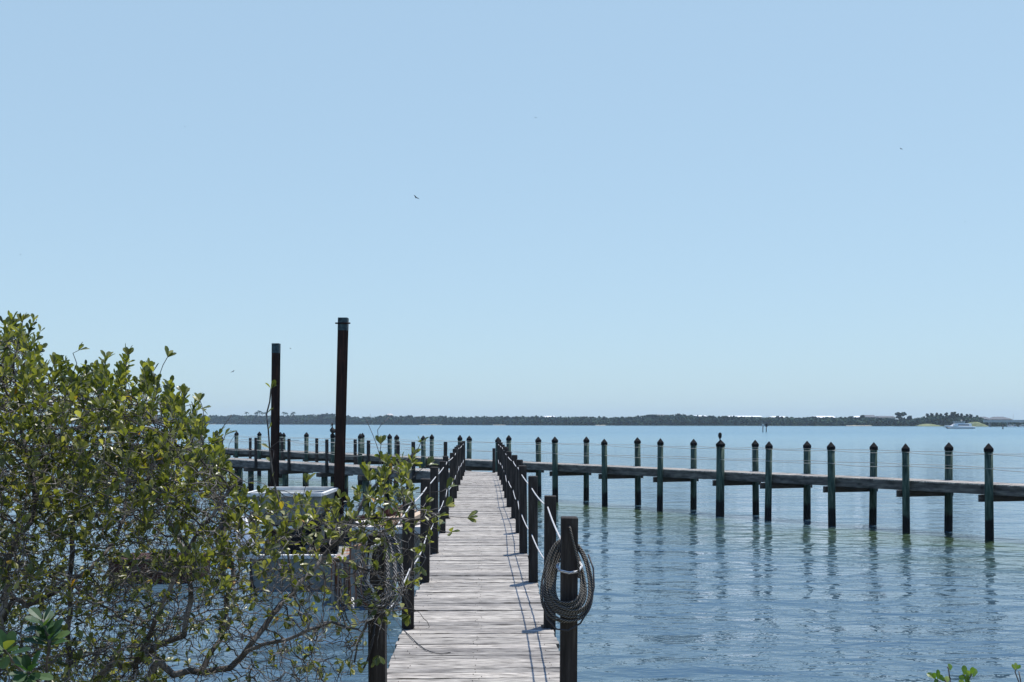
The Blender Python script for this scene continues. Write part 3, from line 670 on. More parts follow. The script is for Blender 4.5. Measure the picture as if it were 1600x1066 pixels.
for pts in frows:
    for z in (DZ + .95, DZ + .5):
        b = MB(); ropes(b, pts, z, .08, .009); b.build('rail_rope', M['pale_rope'], fd)
pp = MB(); pp.lathe((0, 0, 0), [(.135, -1.2), (.13, DZ - .33)], 14); pmm = pp.build('pile', M['pile'], fd); f_ = True
for x in (205, 250, 300, 345, 392, 446, 507, 572, 640):
    a = line2(x, .1); c_ = a + FN * 1.0
    for q in (a, c_):
        if f_: o = pmm; f_ = False
        else: o = pmm.copy(); C.objects.link(o); o.parent = fd
        o.location = (q.x, q.y, 0)
    b = MB(); pz = Vector((0, 0, DZ - .33 + .0)); b.bar(a - FN * .3 + Vector((0, 0, DZ - .405)), c_ + FN * .3 + Vector((0, 0, DZ - .405)), .3, .165); b.build('cross_beam', M['beam'], fd)

# ---------------------------------------------------------------- the walkway towards the viewer
wd = Vector((math.sin(R(-1.73)), math.cos(R(-1.73)), 0)); wnr = Vector((wd.y, -wd.x, 0))    # along, to the right
walk = empty('walkway', (0, 0, 0)); tag(walk, 'narrow weathered grey boardwalk with dark posts and white ropes leading out from the shore', 'boardwalk')
def W(s, r, z=0): q = wd * s + wnr * (r - .035); return Vector((q.x, q.y, z))
HWD = .63
PS = [6.1 + 2.42 * k for k in range(12)]; PS[-1] = 32.6
b = MB(); s = 4.6; rzw = math.atan2(wnr.y, wnr.x)
while s < 35.0:
    ww = .122 + random.uniform(-.022, .016); jl, jr = random.uniform(-.015, .02), random.uniform(-.015, .02)
    near = min(abs(s + ww / 2 - q) for q in PS)
    lw = HWD + jl; rw = HWD + jr
    if near < .085: lw = rw = HWD - .085
    ctr = W(s + ww / 2, (rw - lw) / 2)
    b.box((ctr.x, ctr.y, DZ - .02 + random.uniform(-.005, .005)), (lw + rw, ww, .04), rzw + random.uniform(-.009, .009), random.random(), .003, (random.uniform(-.02, .02), random.uniform(-.004, .004)))
    s += ww + (random.uniform(.003, .007) if random.random() < .7 else random.uniform(.008, .018))
b.build('deck_boards', M['deck'], walk)
b = MB(); s = 4.7
while s < 15:
    for r_ in (-.5, 0, .5):
        for e in (-.03, .03):
            if random.random() < .45: continue
            q = W(s + e + random.uniform(-.01, .01), r_ + random.uniform(-.035, .035), DZ + .007); b.lathe(q, [(.0034, -.004), (.0034, 0)], 6)
    s += .128
b.build('nails', M['beam'], walk)
for r_ in (-.5, 0, .5):
    b = MB(); b.bar(W(4.6, r_, DZ - .15), W(35.0, r_, DZ - .15), .045, .2); b.build('stringer', M['stringer'], walk)
tops = {-1: [1.07] + [1.13 + random.uniform(-.025, .03) for _ in PS[1:]], 1: [1.17] + [1.14 + random.uniform(-.025, .035) for _ in PS[1:]]}
lean = {}
for sd2 in (-1, 1):
    for k, s in enumerate(PS):
        h = tops[sd2][k]; r_ = sd2 * .605
        if k == 0: r_ = .555 if sd2 > 0 else -.59
        q = W(s, r_)
        low = -1.0; b = MB(); b.box((0, 0, (DZ + h + low) / 2), (.102, .098, DZ + h - low), 0, 0, .006)
        o = b.build('post', M['post'], walk); o.location = (q.x, q.y, 0)
        lx, ly = random.uniform(-.012, .012), random.uniform(-.012, .012)
        if k == 0: lx = 0; ly = .006 * sd2
        o.rotation_euler = (lx, ly, rzw + random.uniform(-.08, .08))
        lean[(sd2, k)] = (ly, lx)
q = W(34.6, .45); b = MB(); b.box((0, 0, (DZ + .85 - 1) / 2), (.1, .1, DZ + .85 + 1), 0, 0, .006); o = b.build('post', M['post'], walk); o.location = (q.x, q.y, 0)
q = W(34.9, -.6); b = MB(); b.box((0, 0, (DZ + 1.1 - 1) / 2), (.1, .1, DZ + 1.1 + 1), 0, 0, .006); o = b.build('post', M['post'], walk); o.location = (q.x, q.y, 0)
for s in PS[::2]:
    b = MB(); b.bar(W(s + .075, -.72, DZ - .33), W(s + .075, .72, DZ - .33), .045, .15); b.build('cross_beam', M['beam'], walk)
for sd2 in (-1, 1):
    for zz, sg in ((1.04, .02), (.53, .085)):
        b = MB(); pts = []
        for k, s in enumerate(PS):
            r_ = sd2 * .605 if k else (.555 if sd2 > 0 else -.59); pts.append(W(s, r_ - sd2 * .02 + lean[(sd2, k)][0] * 2, DZ + zz - (.06 if k == 0 and zz > 1 else 0) + random.uniform(-.015, .015)))
        ropes(b, pts, 0, sg, .007, 12); b.build('rail_rope', M['white_rope'], walk)

# coil on the right post
def coil(cx, cy, cz, loops, mat, r0, name, lb, seed):
    random.seed(seed); r = empty(name, (cx, cy, cz)); tag(r, lb, 'rope')
    b = MB()
    for a_, b_, ox, oz, dy, rad in loops:
        q = []; ph = random.uniform(-.15, .15)
        for t in np.linspace(0, 2 * math.pi, 49)[:-1]:
            tt = t + ph
            egg = 1 - .27 * math.sin(tt)
            x = ox + a_ * math.cos(tt) * egg + .006 * math.sin(3 * t + dy * 50); z = oz + b_ * math.sin(tt) + .006 * math.cos(2 * t + a_ * 90)
            y = (dy * math.sin(tt)) if math.sin(tt) > 0 else (dy * math.sin(tt))
            q.append((x, y + .012 * math.sin(2 * t + ox * 60), z))
        b.tube(q, rad, 7, 0, True)
    b.build('loops', mat, r); return r
random.seed(21); L1 = []
for k in range(15):
    f_ = k / 14; L1.append((.088 + .062 * f_ + random.uniform(-.008, .008), .15 + .085 * f_ + random.uniform(-.012, .012), random.uniform(-.012, .018), random.uniform(-.015, .015) - .01 * f_, .085 + .03 * random.random(), .0072))
pr_ = W(6.1, .555); c0 = P(886, 901, pr_.y); cr = coil(c0.x, pr_.y, c0.z, L1, M['old_rope'], 0, 'rope_coil', 'dark old twisted rope coiled on the nearest right post', 4)
b = MB(); px = lambda x, y, dy=-.1: (P(x, y, pr_.y).x - c0.x, dy, P(x, y, pr_.y).z - c0.z)
b.tube([px(889, 821, -.05), px(890, 824, -.07), px(893, 838, -.075), px(898, 858, -.08), px(902, 876, -.085), px(903, 900, -.09)], .0065, 7); b.build('loose_end', M['old_rope'], cr)
b = MB(); b.tube([px(870, 885, -.02), px(874, 889, -.075), px(888, 892, -.085), px(902, 890, -.08), px(909, 884, -.02), px(905, 878, .08), px(875, 880, .08)], .0085, 8, 0, True); b.build('white_tie', M['white_rope'], cr)
b = MB(); b.tube([px(847, 905, -.1), px(847, 935, -.1), px(853, 960, -.11), px(868, 977, -.115), px(886, 979, -.12), px(905, 968, -.115), px(919, 945, -.1), px(927, 915, -.06), px(927, 888, 0), px(920, 868, .05)], .0055, 7); b.build('hanging_loop', M['black_hose'], cr)
# coil on the left post
random.seed(22); L2 = []
for k in range(6):
    f_ = k / 5; L2.append((.055 + .075 * f_ + random.uniform(-.012, .012), .17 + .05 * f_ + random.uniform(-.015, .015), random.uniform(-.02, .02), random.uniform(-.02, .02), .085 + .02 * random.random(), .0085))
pl_ = W(6.1, -.59); c1 = P(594, 893, pl_.y); cl_ = coil(c1.x, pl_.y, c1.z, L2, M['grey_rope'], 0, 'rope_coil', 'grey twisted rope coiled on the nearest left post behind leaves', 5)
b = MB(); px = lambda x, y, dy=-.1: (P(x, y, pl_.y).x - c1.x, dy, P(x, y, pl_.y).z - c1.z)
b.tube([px(600, 846, -.07), px(584, 852, -.07), px(580, 880, -.09), px(578, 905, -.09), px(588, 922, -.09), px(592, 945, -.09), px(584, 962, -.09), px(566, 968, -.09), px(556, 955, -.09), px(554, 930, -.08)], .009, 8); b.build('thick_loop', M['white_rope'], cl_)
b = MB(); b.tube([px(584, 940, -.08), px(575, 975, -.08), px(562, 1000, -.08), px(557, 1030, -.08)], .006, 6); b.tube([px(590, 960, -.08), px(585, 1000, -.08), px(576, 1030, -.08), px(568, 1045, -.08)], .006, 6); b.build('hanging_end', M['black_hose'], cl_)

# wire on the boards
b = MB(); q = []
for x, y in ((618, 968), (628, 982), (640, 994), (652, 1006), (664, 1015), (676, 1020), (690, 1022), (704, 1020)):
    Y = (1.75 - .006) * F / (y - HZ); q.append(P(x, y, Y) + Vector((0, 0, .002)))
b.tube(q, .0035, 6); tag(b.build('wire', M['black_hose']), 'thin dark wire curving across the left boards of the walkway', 'wire')

# ---------------------------------------------------------------- two steel poles of the old boat lift
def steel_pole(xt, yt, xb, yb, Y, w_, lb, pin=False):
    top, bot = P(xt, yt, Y), P(xb, yb, Y); d = (bot - top); d = d / d.z; bot = top + d * (-1.5 - top.z)
    r = empty('steel_pole', (bot.x, bot.y, 0)); tag(r, lb, 'pole'); o = Vector((bot.x, bot.y, 0))
    b = MB(); A_, B_ = bot - o, top - o; wv = Vector((1, 0, 0)); f = w_ / 2; t_ = .012
    def plate(off, wx, wy, hi=B_):
        rings = [[p + off + Vector((sx * wx / 2, sy * wy / 2, 0)) for sx, sy in ((-1, -1), (1, -1), (1, 1), (-1, 1))] for p in (A_, hi)]; b.loft(rings)
    lim = A_.lerp(B_, 1 - .28 / (top.z + 1.5))
    plate(Vector((0, -f, 0)), w_, t_, lim); plate(Vector((0, f, 0)), w_, t_, lim); plate(Vector((0, 0, 0)), t_, w_ - .03, lim)
    b.build('beam', M['rust_pole'], r)
    b = MB(); b.loft([[p + Vector((sx * f * 1.02, sy * (f + .008), 0)) for sx, sy in ((-1, -1), (1, -1), (1, 1), (-1, 1))] for p in (lim, B_)]); b.build('head', M['pole_top'], r)
    if pin:
        c_ = P(537, 506, Y) - o; b = MB(); b.tube([c_ + Vector((-.165, -f - .02, 0)), c_ + Vector((.165, -f - .02, 0))], .017, 8); b.build('cross_pin', M['rust_pole'], r)
steel_pole(431.5, 537, 429, 760, 29, .205, 'shorter rusty steel pole on the left, without a pin')
steel_pole(536.5, 497, 530, 755, 22, .200, 'taller rusty steel pole with a cross pin near its top', True)

# ---------------------------------------------------------------- derelict boat and scrap behind the bush
YB = 19.6
def q3(x, y, Y=YB): return P(x, y, Y)
db = empty('derelict_boat', (q3(440, 900).x, YB, 0)); tag(db, 'derelict grey cabin boat with white rims and dark cockpit behind the bush', 'boat'); o_ = Vector((q3(440, 900).x, YB, 0))
def L_(x, y, dy=0): return P(x, y, YB) - o_ + Vector((0, dy, 0))
b = MB(); rings = []
for q in range(9):
    s_ = q / 8; sc = 1 - .75 * max(0, s_ - .5) / .5 * s_; y_ = 5.6 * s_; w_ = 1.05 * sc; h_ = .62 + .35 * s_
    cx = L_(475, 0).x
    rings.append([Vector((cx - w_, y_, h_)), Vector((cx - w_ * .94, y_, .1)), Vector((cx - w_ * .6, y_, -.35)), Vector((cx + w_ * .6, y_, -.35)), Vector((cx + w_ * .94, y_, .1)), Vector((cx + w_, y_, h_))])
b.loft(rings, 0, False); b.build('hull', M['old_hull'], db)
b = MB(); cx = L_(475, 0).x; b.box((cx, -.02, .66), (2.16, .12, .07)); 
for sx in (-1, 1): b.bar((cx + sx * 1.05, .06, .66), (cx + sx * 1.0, 3.0, .82), .09, .06)
b.build('gunwale', M['white_trim'], db)
b = MB(); b.box((cx, 2.2, .98), (1.75, 1.6, .60)); b.build('cabin', M['dark_glass'], db)  # solid dark box standing in for the shade inside the cockpit opening
b = MB(); ax, bx = L_(372, 0).x, L_(492, 0).x; zt, zb_ = L_(0, 779).z, L_(0, 826).z
rings = []
for z, ins in ((zb_ - .02, .62), (zb_ + .05, .36), (zb_ + .16, .2), (zb_ + .32, .09), (zt, 0)):
    rings.append([Vector((ax + ins, .6 + ins * .3, z)), Vector((bx - ins, .6 + ins * .3, z)), Vector((bx - ins * .6, 2.4, z)), Vector((ax + ins * .6, 2.4, z))])
b.loft(rings, 0, False); b.build('bridge_coaming', M['old_hull'], db)
b = MB(); b.box(((ax + bx) / 2, .57, zt + .035), (bx - ax + .06, .1, .07)); b.box(((ax + bx) / 2, 2.43, zt + .035), (bx - ax + .06, .1, .07)); b.box((ax - .02, 1.5, zt + .03), (.08, 1.8, .06)); b.box((bx + .02, 1.5, zt + .03), (.08, 1.8, .06)); b.build('rim', M['white_trim'], db)
b = MB(); b.tube([L_(394, 829, .5), L_(430, 829, .45), L_(452, 828, .45), L_(462, 822, .6)], .03, 7); b.build('hand_rail', M['white_trim'], db)
b = MB()
for x in (395, 486): b.bar(L_(x, 826, 1.2), L_(x, 868, 1.2), .06, .06)
b.build('support', M['old_hull'], db)
b = MB(); b.box(L_(455, 851, .45) , (.36, .3, .34), .2, 0, .06); b.box(L_(455, 872, .4), (.16, .2, .5)); b.box(L_(500, 858, .6), (.5, .4, .22), .1, 0, .03); b.build('engine', M['cap'], db)
# red hulk left
rb = empty('rusted_float', q3(240, 920, 21) * 1); rb.location.z = 0; tag(rb, 'rusty red steel float lying left of the derelict boat', 'float')
b = MB(); cx = 0
b.loft([[Vector((x, y, z)) for x, y in ((-.75, -.5), (.95, -.6), (.95, .8), (-.75, .8))] for z in (-.3, .45)] ); b.build('tank', M['red_rust'], rb)
b = MB(); b.box((.1, -.57, .47), (1.75, .06, .05)); b.box((-.35, -.57, .1), (.05, .05, .7)); b.box((.45, -.6, .1), (.05, .05, .7)); b.build('rib', M['beam'], rb)
# barge at the right with lumber
bg = empty('rusty_barge', (q3(575, 900, 18).x, 18, 0)); tag(bg, 'rust streaked steel barge piled with boards beside the walkway', 'barge'); og = bg.location.copy()
def G(x, y, dy=0): return P(x, y, 18) - og + Vector((0, dy, 0))
b = MB(); x0, x1, x2, x3 = G(515, 0).x, G(548, 0).x, G(600, 0).x, G(662, 0).x
b.box(((x0 + x1) / 2, .9, .28), (x1 - x0 - .01, 1.6, 1.06)); b.box(((x1 + x2) / 2, .8, .52), (x2 - x1, 1.9, 1.58)); b.build('hull', M['rust_hull'], bg)
b = MB()
for k in range(5): b.box((x0 + .06 + k * .085, .07, .25), (.035, .05, .95))
b.build('rib', M['rust_hull'], bg)
b = MB(); b.box(((x1 + x3) / 2, .8, 1.37), (x3 - x1 + .1, 2.0, .12)); b.box(((x2 + x3) / 2, 1.2, .8), ((x3 - x2), 1.0, 1.0)); b.build('deck', M['stucco'], bg)
lumb = [((548, 812), (596, 808), -.1, .10, .07, 'dark red plank at the left of the pile on the barge', 'red_rust'), ((598, 800), (604, 812), .2, .14, .10, 'short upright red timber on the barge', 'red_rust'), ((600, 806), (625, 800), .3, .12, .10, 'slanted red timber on top of the barge pile', 'red_rust'),
        ((606, 815), (640, 806), -.1, .15, .09, 'tan board lying across the front of the barge', 'lumber'), ((640, 813), (662, 806), -.12, .15, .12, 'tan timber at the right end of the barge deck', 'lumber'), ((560, 852), (590, 838), -.35, .12, .07, 'tan board leaning on the barge side', 'lumber'),
        ((590, 818), (628, 820), -.2, .10, .06, 'long pale plank low on the barge deck', 'lumber')]
for a, c_, dy, w_, h_, lb, mt in lumb:
    pa, pc = P(*a, 18) + Vector((0, dy, 0)), P(*c_, 18) + Vector((0, dy + .8, 0)); mid = (pa + pc) / 2; b = MB(); b.bar(pa, pc, w_, h_, random.random()); tag(b.build('plank', M[mt], None, mid), lb, 'plank', 'boards on the barge')
# white tarp
b = MB(); n1, n2 = 9, 7; vs = []
for i in range(n1):
    for j in range(n2):
        u, v = i / (n1 - 1), j / (n2 - 1); x = 352 + u * 38 + v * 14; y = 812 + v * 62 + 6 * math.sin(u * 7); p = P(x, y, 19.2 - .25 * v + .06 * math.sin(u * 9 + v * 5)); vs.append(p)
fs = [(i * n2 + j, (i + 1) * n2 + j, (i + 1) * n2 + j + 1, i * n2 + j + 1) for i in range(n1 - 1) for j in range(n2 - 1)]
b.add(vs, fs, 0, True); o = b.build('tarp', M['tarp']); sm_ = o.modifiers.new('thick', 'SOLIDIFY'); sm_.thickness = .02; tag(o, 'crumpled white tarp hanging left of the derelict boat', 'tarp')
b = MB(); b.bar(P(330, 868, 19.9), P(400, 846, 19.9), .08, .08); b.bar(P(395, 800, 19.9), P(395, 930, 19.9), .1, .1); b.bar(P(348, 812, 19.9), P(348, 930, 19.9), .1, .1); b.bar(P(345, 812, 19.9), P(398, 812, 19.9), .09, .08)
tag(b.build('timber_frame', M['beam']), 'dark timber frame in the water that carries the white tarp', 'frame')

# ---------------------------------------------------------------- birds
def body_lathe(b, pts, n=10):
    """pts: (centre, rx, ry) rings"""
    rings = [[Vector(c) + Vector((rx * math.cos(2 * math.pi * k / n), ry * math.sin(2 * math.pi * k / n), 0)) for k in range(n)] for c, rx, ry in pts]
    b.loft(rings, 0, True)
q = on_line(1125, p0, D, -.12)
b = MB(); body_lathe(b, [((0, 0, 0), .012, .012), ((0, 0, .05), .022, .022), ((0, 0, .09), .05, .05), ((0, .01, .15), .066, .06), ((0, .0, .21), .062, .055), ((0, -.01, .245), .052, .05), ((0, -.015, .27), .03, .03)])
b.box((0, -.075, .235), (.018, .06, .014)); b.box((0, .07, .09), (.04, .09, .02), 0, 0, 0, (.9, 0))
for sx in (-1, 1): b.tube([(sx * .012, 0, -.02), (sx * .014, 0, .07)], .006, 5)
tag(b.build('perched_bird', M['bird'], None, None), 'small dark bird perched upright on the thickest pile cap', 'bird').location = (q.x, q.y, DZ + 1.12)
q = on_line(520, p0, D, -.12)
b = MB()
body_lathe(b, [((0, 0, .03), .03, .05), ((.02, 0, .08), .12, .14), ((.03, 0, .16), .19, .16), ((0, 0, .25), .17, .13), ((-.03, 0, .32), .08, .07), ((-.03, 0, .38), .035, .035), ((-.03, 0, .46), .032, .032), ((-.03, 0, .51), .055, .06), ((-.03, 0, .58), .06, .065), ((-.03, 0, .62), .03, .03)])
b.tube([(-.04, -.04, .56), (-.07, -.14, .48), (-.09, -.2, .38)], [.03, .022, .006], 6); b.tube([(.15, .02, .16), (.33, .04, .1)], [.07, .02], 6)
for sx in (-1, 1): b.tube([(sx * .03, 0, -.02), (sx * .03, 0, .1)], .01, 5)
tag(b.build('pelican', M['bird'], None, None), 'dark pelican perched on a capped pile just left of the tall steel pole', 'bird').location = (q.x, q.y, DZ + 1.10)
def fly(x, y, Y, span, rz, roll, lb):
    span *= 1.35
    c_ = P(x, y, Y); b = MB()
    body_lathe(b, [((0, 0, -.16 * span), .01 * span, .01 * span), ((0, 0, -.08 * span), .06 * span, .06 * span), ((0, 0, .08 * span), .055 * span, .055 * span), ((0, 0, .17 * span), .015 * span, .015 * span)], 8)
    vs = [(v[2], v[1], v[0]) for v in b.v]; b.v = vs
    for sgn in (-1, 1):
        prev = None
        for k in range(5):
            t = k / 4; yy = sgn * span * .5 * t; zz = span * (.18 * t - .1 * t * t); ch = span * .13 * (1 - t) ** .5 + .01
            cur = [Vector((-ch - .1 * span * t, yy, zz)), Vector((ch * .7 - .1 * span * t, yy, zz)), Vector((ch * .2 - .1 * span * t, yy, zz + .02 * span)), Vector((-ch * .6 - .1 * span * t, yy, zz + .015 * span))]
            if prev:
                for j in range(4): b.quad([prev[j], prev[(j + 1) % 4], cur[(j + 1) % 4], cur[j]], 0)
            prev = cur
    o = b.build('flying_bird', M['bird'], None, None); o.location = c_; o.rotation_euler = (roll, .2, rz); tag(o, lb, 'bird', 'birds in the sky')
fly(650, 309, 60, .30, 2.3, .5, 'largest dark bird flying, above and left of the picture middle')
fly(454, 545, 90, .26, .5, .3, 'tiny bird between the tops of the two steel poles')
fly(364, 581, 80, .30, 1.2, -.5, 'tiny bird left of the shorter steel pole, above the bush')
fly(289, 198, 110, .26, .2, .2, 'tiny bird high in the upper left sky')
fly(32, 398, 110, .26, .9, .2, 'tiny bird low in the sky near the left edge, above the bush')
fly(1408, 233, 100, .28, 2, .3, 'tiny bird in the sky at upper right, above the capped piles')
fly(837, 184, 130, .26, 1.5, .1, 'tiny bird high in the sky right of the middle')
fly(794, 301, 130, .24, 1.0, .4, 'tiny bird near the middle of the sky, right of the largest')
fly(851, 268, 130, .24, 0, .2, 'tiny bird in the middle sky, below the highest middle one')
fly(1508, 347, 110, .26, .6, .6, 'tiny bird in the sky near the right edge')

# ---------------------------------------------------------------- mangrove bush at the left
def catmull(pts, step):
    out = [];
    for i in range(len(pts) - 1):
        a, b_, c_, d = pts[max(i - 1, 0)], pts[i], pts[i + 1], pts[min(i + 2, len(pts) - 1)]
        n = max(1, int((c_ - b_).length / step))
        for k in range(n):
            t = k / n; out.append(0.5 * ((2 * b_) + (c_ - a) * t + (2 * a - 5 * b_ + 4 * c_ - d) * t * t + (3 * b_ - a - 3 * c_ + d) * t ** 3))
    out.append(pts[-1]); return out
limbs = [   # (x, y, distance) through the photo's visible limbs; first point is under the frame on the bank
    [(60, 1430, 5.6), (150, 1075, 5.4), (201, 1041, 5.3), (230, 1021, 5.2), (258, 1004, 5.1), (287, 993, 5.1), (293, 961, 5.1), (297, 918, 5.1), (290, 880, 5.15), (279, 846, 5.2), (267, 823, 5.25), (262, 789, 5.3), (250, 730, 5.4), (262, 680, 5.4)],
    [(150, 1410, 5.5), (227, 1066, 5.2), (273, 1053, 5.15), (316, 1047, 5.1), (359, 1044, 5.1), (376, 1024, 5.1), (394, 1001, 5.1), (425, 960, 5.2), (460, 925, 5.3), (505, 870, 5.4), (552, 818, 5.4), (579, 767, 5.5), (605, 745, 5.5), (645, 712, 5.6)],
    [(-60, 1440, 6.4), (-30, 870, 6.0), (0, 875, 5.9), (72, 895, 5.8), (115, 915, 5.8), (144, 935, 5.7), (172, 955, 5.7), (207, 975, 5.7), (260, 985, 5.8)],
    [(-80, 1430, 5.6), (0, 978, 5.4), (43, 947, 5.4), (86, 924, 5.4), (150, 880, 5.5), (190, 820, 5.7), (200, 740, 5.9)],
    [(-40, 1370, 5.0), (14, 872, 5.1), (37, 832, 5.1), (52, 797, 5.2), (55, 760, 5.2), (40, 700, 5.3), (28, 640, 5.3), (22, 560, 5.3)],
    [(200, 1075, 5.2), (235, 985, 5.0), (262, 930, 4.9), (276, 895, 4.9), (300, 840, 4.9), (345, 790, 4.9), (372, 750, 5.0)],
    [(100, 1450, 6.2), (110, 900, 6.2), (120, 780, 6.3), (135, 690, 6.3), (150, 620, 6.3)],
    [(316, 1047, 5.1), (340, 1000, 5.2), (352, 955, 5.3), (365, 900, 5.3), (356, 850, 5.3), (345, 800, 5.4), (325, 740, 5.5), (312, 680, 5.5)],
    [(376, 1024, 5.1), (430, 1005, 5.0), (480, 985, 4.9), (520, 975, 4.9), (560, 985, 4.9)],
    [(505, 870, 5.4), (560, 885, 5.3), (600, 905, 5.2), (632, 930, 5.1), (640, 950, 5.1)],
    [(552, 818, 5.4), (600, 808, 5.2), (650, 812, 5.0), (690, 800, 4.9)],
    [(460, 925, 5.3), (452, 880, 5.3), (447, 830, 5.3), (443, 797, 5.3), (430, 765, 5.3), (421, 700, 5.3), (419, 650, 5.3), (423, 610, 5.3)],
]
nodes = []; par = []; fixed_r = {}
def add_limb(pl, r0, r1):
    pts = catmull([P(*q) for q in pl], .06); st = 0
    last = -1
    if nodes:
        d = [(Vector(n_) - pts[0]).length for n_ in nodes]; k = int(np.argmin(d))
        if d[k] < .1: last = k; st = 1
    m = len(pts)
    for i in range(st, m):
        j = pts[i] + Vector((random.gauss(0, .006), random.gauss(0, .006), random.gauss(0, .006)))
        nodes.append(tuple(j)); par.append(last); last = len(nodes) - 1; fixed_r[last] = 1.25 * (r0 + (r1 - r0) * i / m)
random.seed(9)
for k, pl in enumerate(limbs):
    add_limb(pl, [.024, .023, .017, .02, .018, .013, .015, .011, .009, .008, .007, .006][k], [.006, .005, .005, .006, .005, .005, .006, .005, .004, .003, .003, .003][k])
BX = [-140, 0, 20, 45, 60, 110, 150, 175, 210, 240, 262, 285, 300, 315, 332, 348, 362, 378, 400, 430, 450, 480, 500, 540, 570, 600, 615, 640, 660, 680, 700]
BY = [515, 532, 520, 545, 590, 606, 606, 596, 594, 612, 630, 662, 662, 680, 702, 728, 754, 782, 792, 790, 780, 774, 780, 788, 770, 742, 730, 745, 770, 795, 812]
BBX = [-140, 420, 500, 560, 600, 640, 680, 700]; BBY = [1110, 1110, 1085, 1060, 985, 960, 850, 812]
att = []
while len(att) < 15000:
    x = rng.uniform(-140, 700); t = np.interp(x, BX, BY); bt = np.interp(x, BBX, BBY)
    if t > bt: continue
    y = rng.uniform(480, 1110)
    if y < t or y > bt: continue
    wgt = 1.0
    if y < 790: wgt = .85
    if y > 790: wgt = .5
    if y > 790 and x < 250: wgt = .8
    if x > 300: wgt = .5 if y < 900 else .36
    if x > 400: wgt = .36 if y < 880 else .26
    if x > 520: wgt = .2
    if x > 630: wgt = .12
    if 100 < y - t < 300 and x < 320: wgt *= .85
    if y - t < 22: wgt *= .45
    if x > 560 and y > 960: wgt = .1
    if 380 < x < 500 and 772 < y < 836: wgt = .2
    if 425 < x < 520 and 836 < y < 905: wgt *= .5
    if 195 < x < 260 and 865 < y < 925: wgt *= .6
    if x < 520 and y > 930: wgt *= .7
    if 100 < x < 240 and 820 < y < 900: wgt *= .45
    if 60 < x < 240 and 940 < y < 1000: wgt *= .5
    if 250 < x < 420 and 1000 < y: wgt *= .4
    if rng.random() > wgt: continue
    if x < 340: lo, hi = 4.5, 7.2 - max(0, x - 200) * .006
    elif x < 520: lo, hi = 4.7, 6.1
    else: lo, hi = 4.8, 5.75
    Y = rng.uniform(lo, hi); p = P(x, y, Y); att.append((p.x, p.y, p.z))
att = np.array(att); alive = np.ones(len(att), bool)
pos = np.array(nodes); nd = np.full(len(att), 1e9); ni = np.zeros(len(att), int)
def upd(start):
    global nd, ni
    for s0 in range(start, len(nodes), 400):
        P_ = np.array(nodes[s0:s0 + 400]); d = np.linalg.norm(att[:, None] - P_[None], axis=2); k = d.argmin(1); m = d[np.arange(len(att)), k]
        better = m < nd; nd[better] = m[better]; ni[better] = k[better] + s0
upd(0); STEP = .045
for it in range(140):
    act = alive & (nd < 1.4)
    if not act.any(): break
    ia = np.where(act)[0]; base_n = np.array(nodes); v = att[ia] - base_n[ni[ia]]; v /= np.linalg.norm(v, axis=1, keepdims=True) + 1e-9
    acc = np.zeros((len(nodes), 3)); cn = np.zeros(len(nodes)); np.add.at(acc, ni[ia], v); np.add.at(cn, ni[ia], 1)
    start = len(nodes)
    for k in np.where(cn > 0)[0]:
        v = acc[k] / cn[k]; l_ = np.linalg.norm(v)
        if l_ < 1e-3: v = rng.normal(size=3); l_ = np.linalg.norm(v)
        v = v / l_ + rng.normal(size=3) * .33 + np.array([0, 0, .08]); v /= np.linalg.norm(v)
        nodes.append(tuple(base_n[k] + v * STEP)); par.append(int(k))
    upd(start); alive &= nd > .05
    if len(nodes) > 34000: break
NN = len(nodes); kids = [[] for _ in range(NN)]
for i, p_ in enumerate(par):
    if p_ >= 0: kids[p_].append(i)
tipsn = np.zeros(NN); 
for i in range(NN - 1, -1, -1):
    if not kids[i]: tipsn[i] += 1
    if par[i] >= 0: tipsn[par[i]] += tipsn[i]
rad = .00165 * tipsn ** .36
for i, r_ in fixed_r.items(): rad[i] = max(r_, rad[i] * .8)
bush = empty('mangrove_bush', (P(60, 1290, 5.6).x, 5.6, .4)); tag(bush, 'big tangled mangrove bush with small olive leaves filling the lower left', 'bush')
bo = Vector(bush.location)
br_ = MB(); verts = [Vector(n_) - bo for n_ in nodes]
for i in range(NN):
    p_ = par[i]
    if p_ < 0: continue
    a, c_ = verts[p_], verts[i]; d = c_ - a
    if d.length < 1e-5: continue
    n_ = 7 if rad[i] > .008 else 4; d.normalize(); u = d.orthogonal().normalized(); u = (Vector((0.3, 1, .2)) - d * d.dot(Vector((.3, 1, .2)))).normalized(); v = d.cross(u)
    ra = min(rad[p_], rad[i] * 1.6); a2 = a - d * ra * .3
    vs = [a2 + (u * math.cos(q * 2 * math.pi / n_) + v * math.sin(q * 2 * math.pi / n_)) * ra for q in range(n_)] + [c_ + d * rad[i] * .3 + (u * math.cos(q * 2 * math.pi / n_) + v * math.sin(q * 2 * math.pi / n_)) * rad[i] for q in range(n_)]
    br_.add(vs, [(q, (q + 1) % n_, n_ + (q + 1) % n_, n_ + q) for q in range(n_)], 0, True)
# fine dead twigs
for _ in range(5000):
    i = random.randrange(NN)
    x_, y_ = nodes[i][0] / nodes[i][1] * F + 800, HZ + (EYE - nodes[i][2]) / nodes[i][1] * F
    if rad[i] > .006 or (y_ < 700 and random.random() < .7) or (x_ > 520 and random.random() < .6) or (392 < x_ < 492 and 780 < y_ < 835): continue
    p = verts[i].copy(); d = Vector((random.gauss(0, 1), random.gauss(0, 1), random.gauss(.1, .8))).normalized(); q = [p.copy()]
    for k in range(random.randint(3, 7)):
        d = (d + Vector((random.gauss(0, .35), random.gauss(0, .35), random.gauss(0, .35)))).normalized(); p = p + d * .035; q.append(p.copy())
    br_.tube(q, [random.uniform(.0013, .0026) * (1 - .5 * k / len(q)) for k in range(len(q))], 3, 0, False, False)

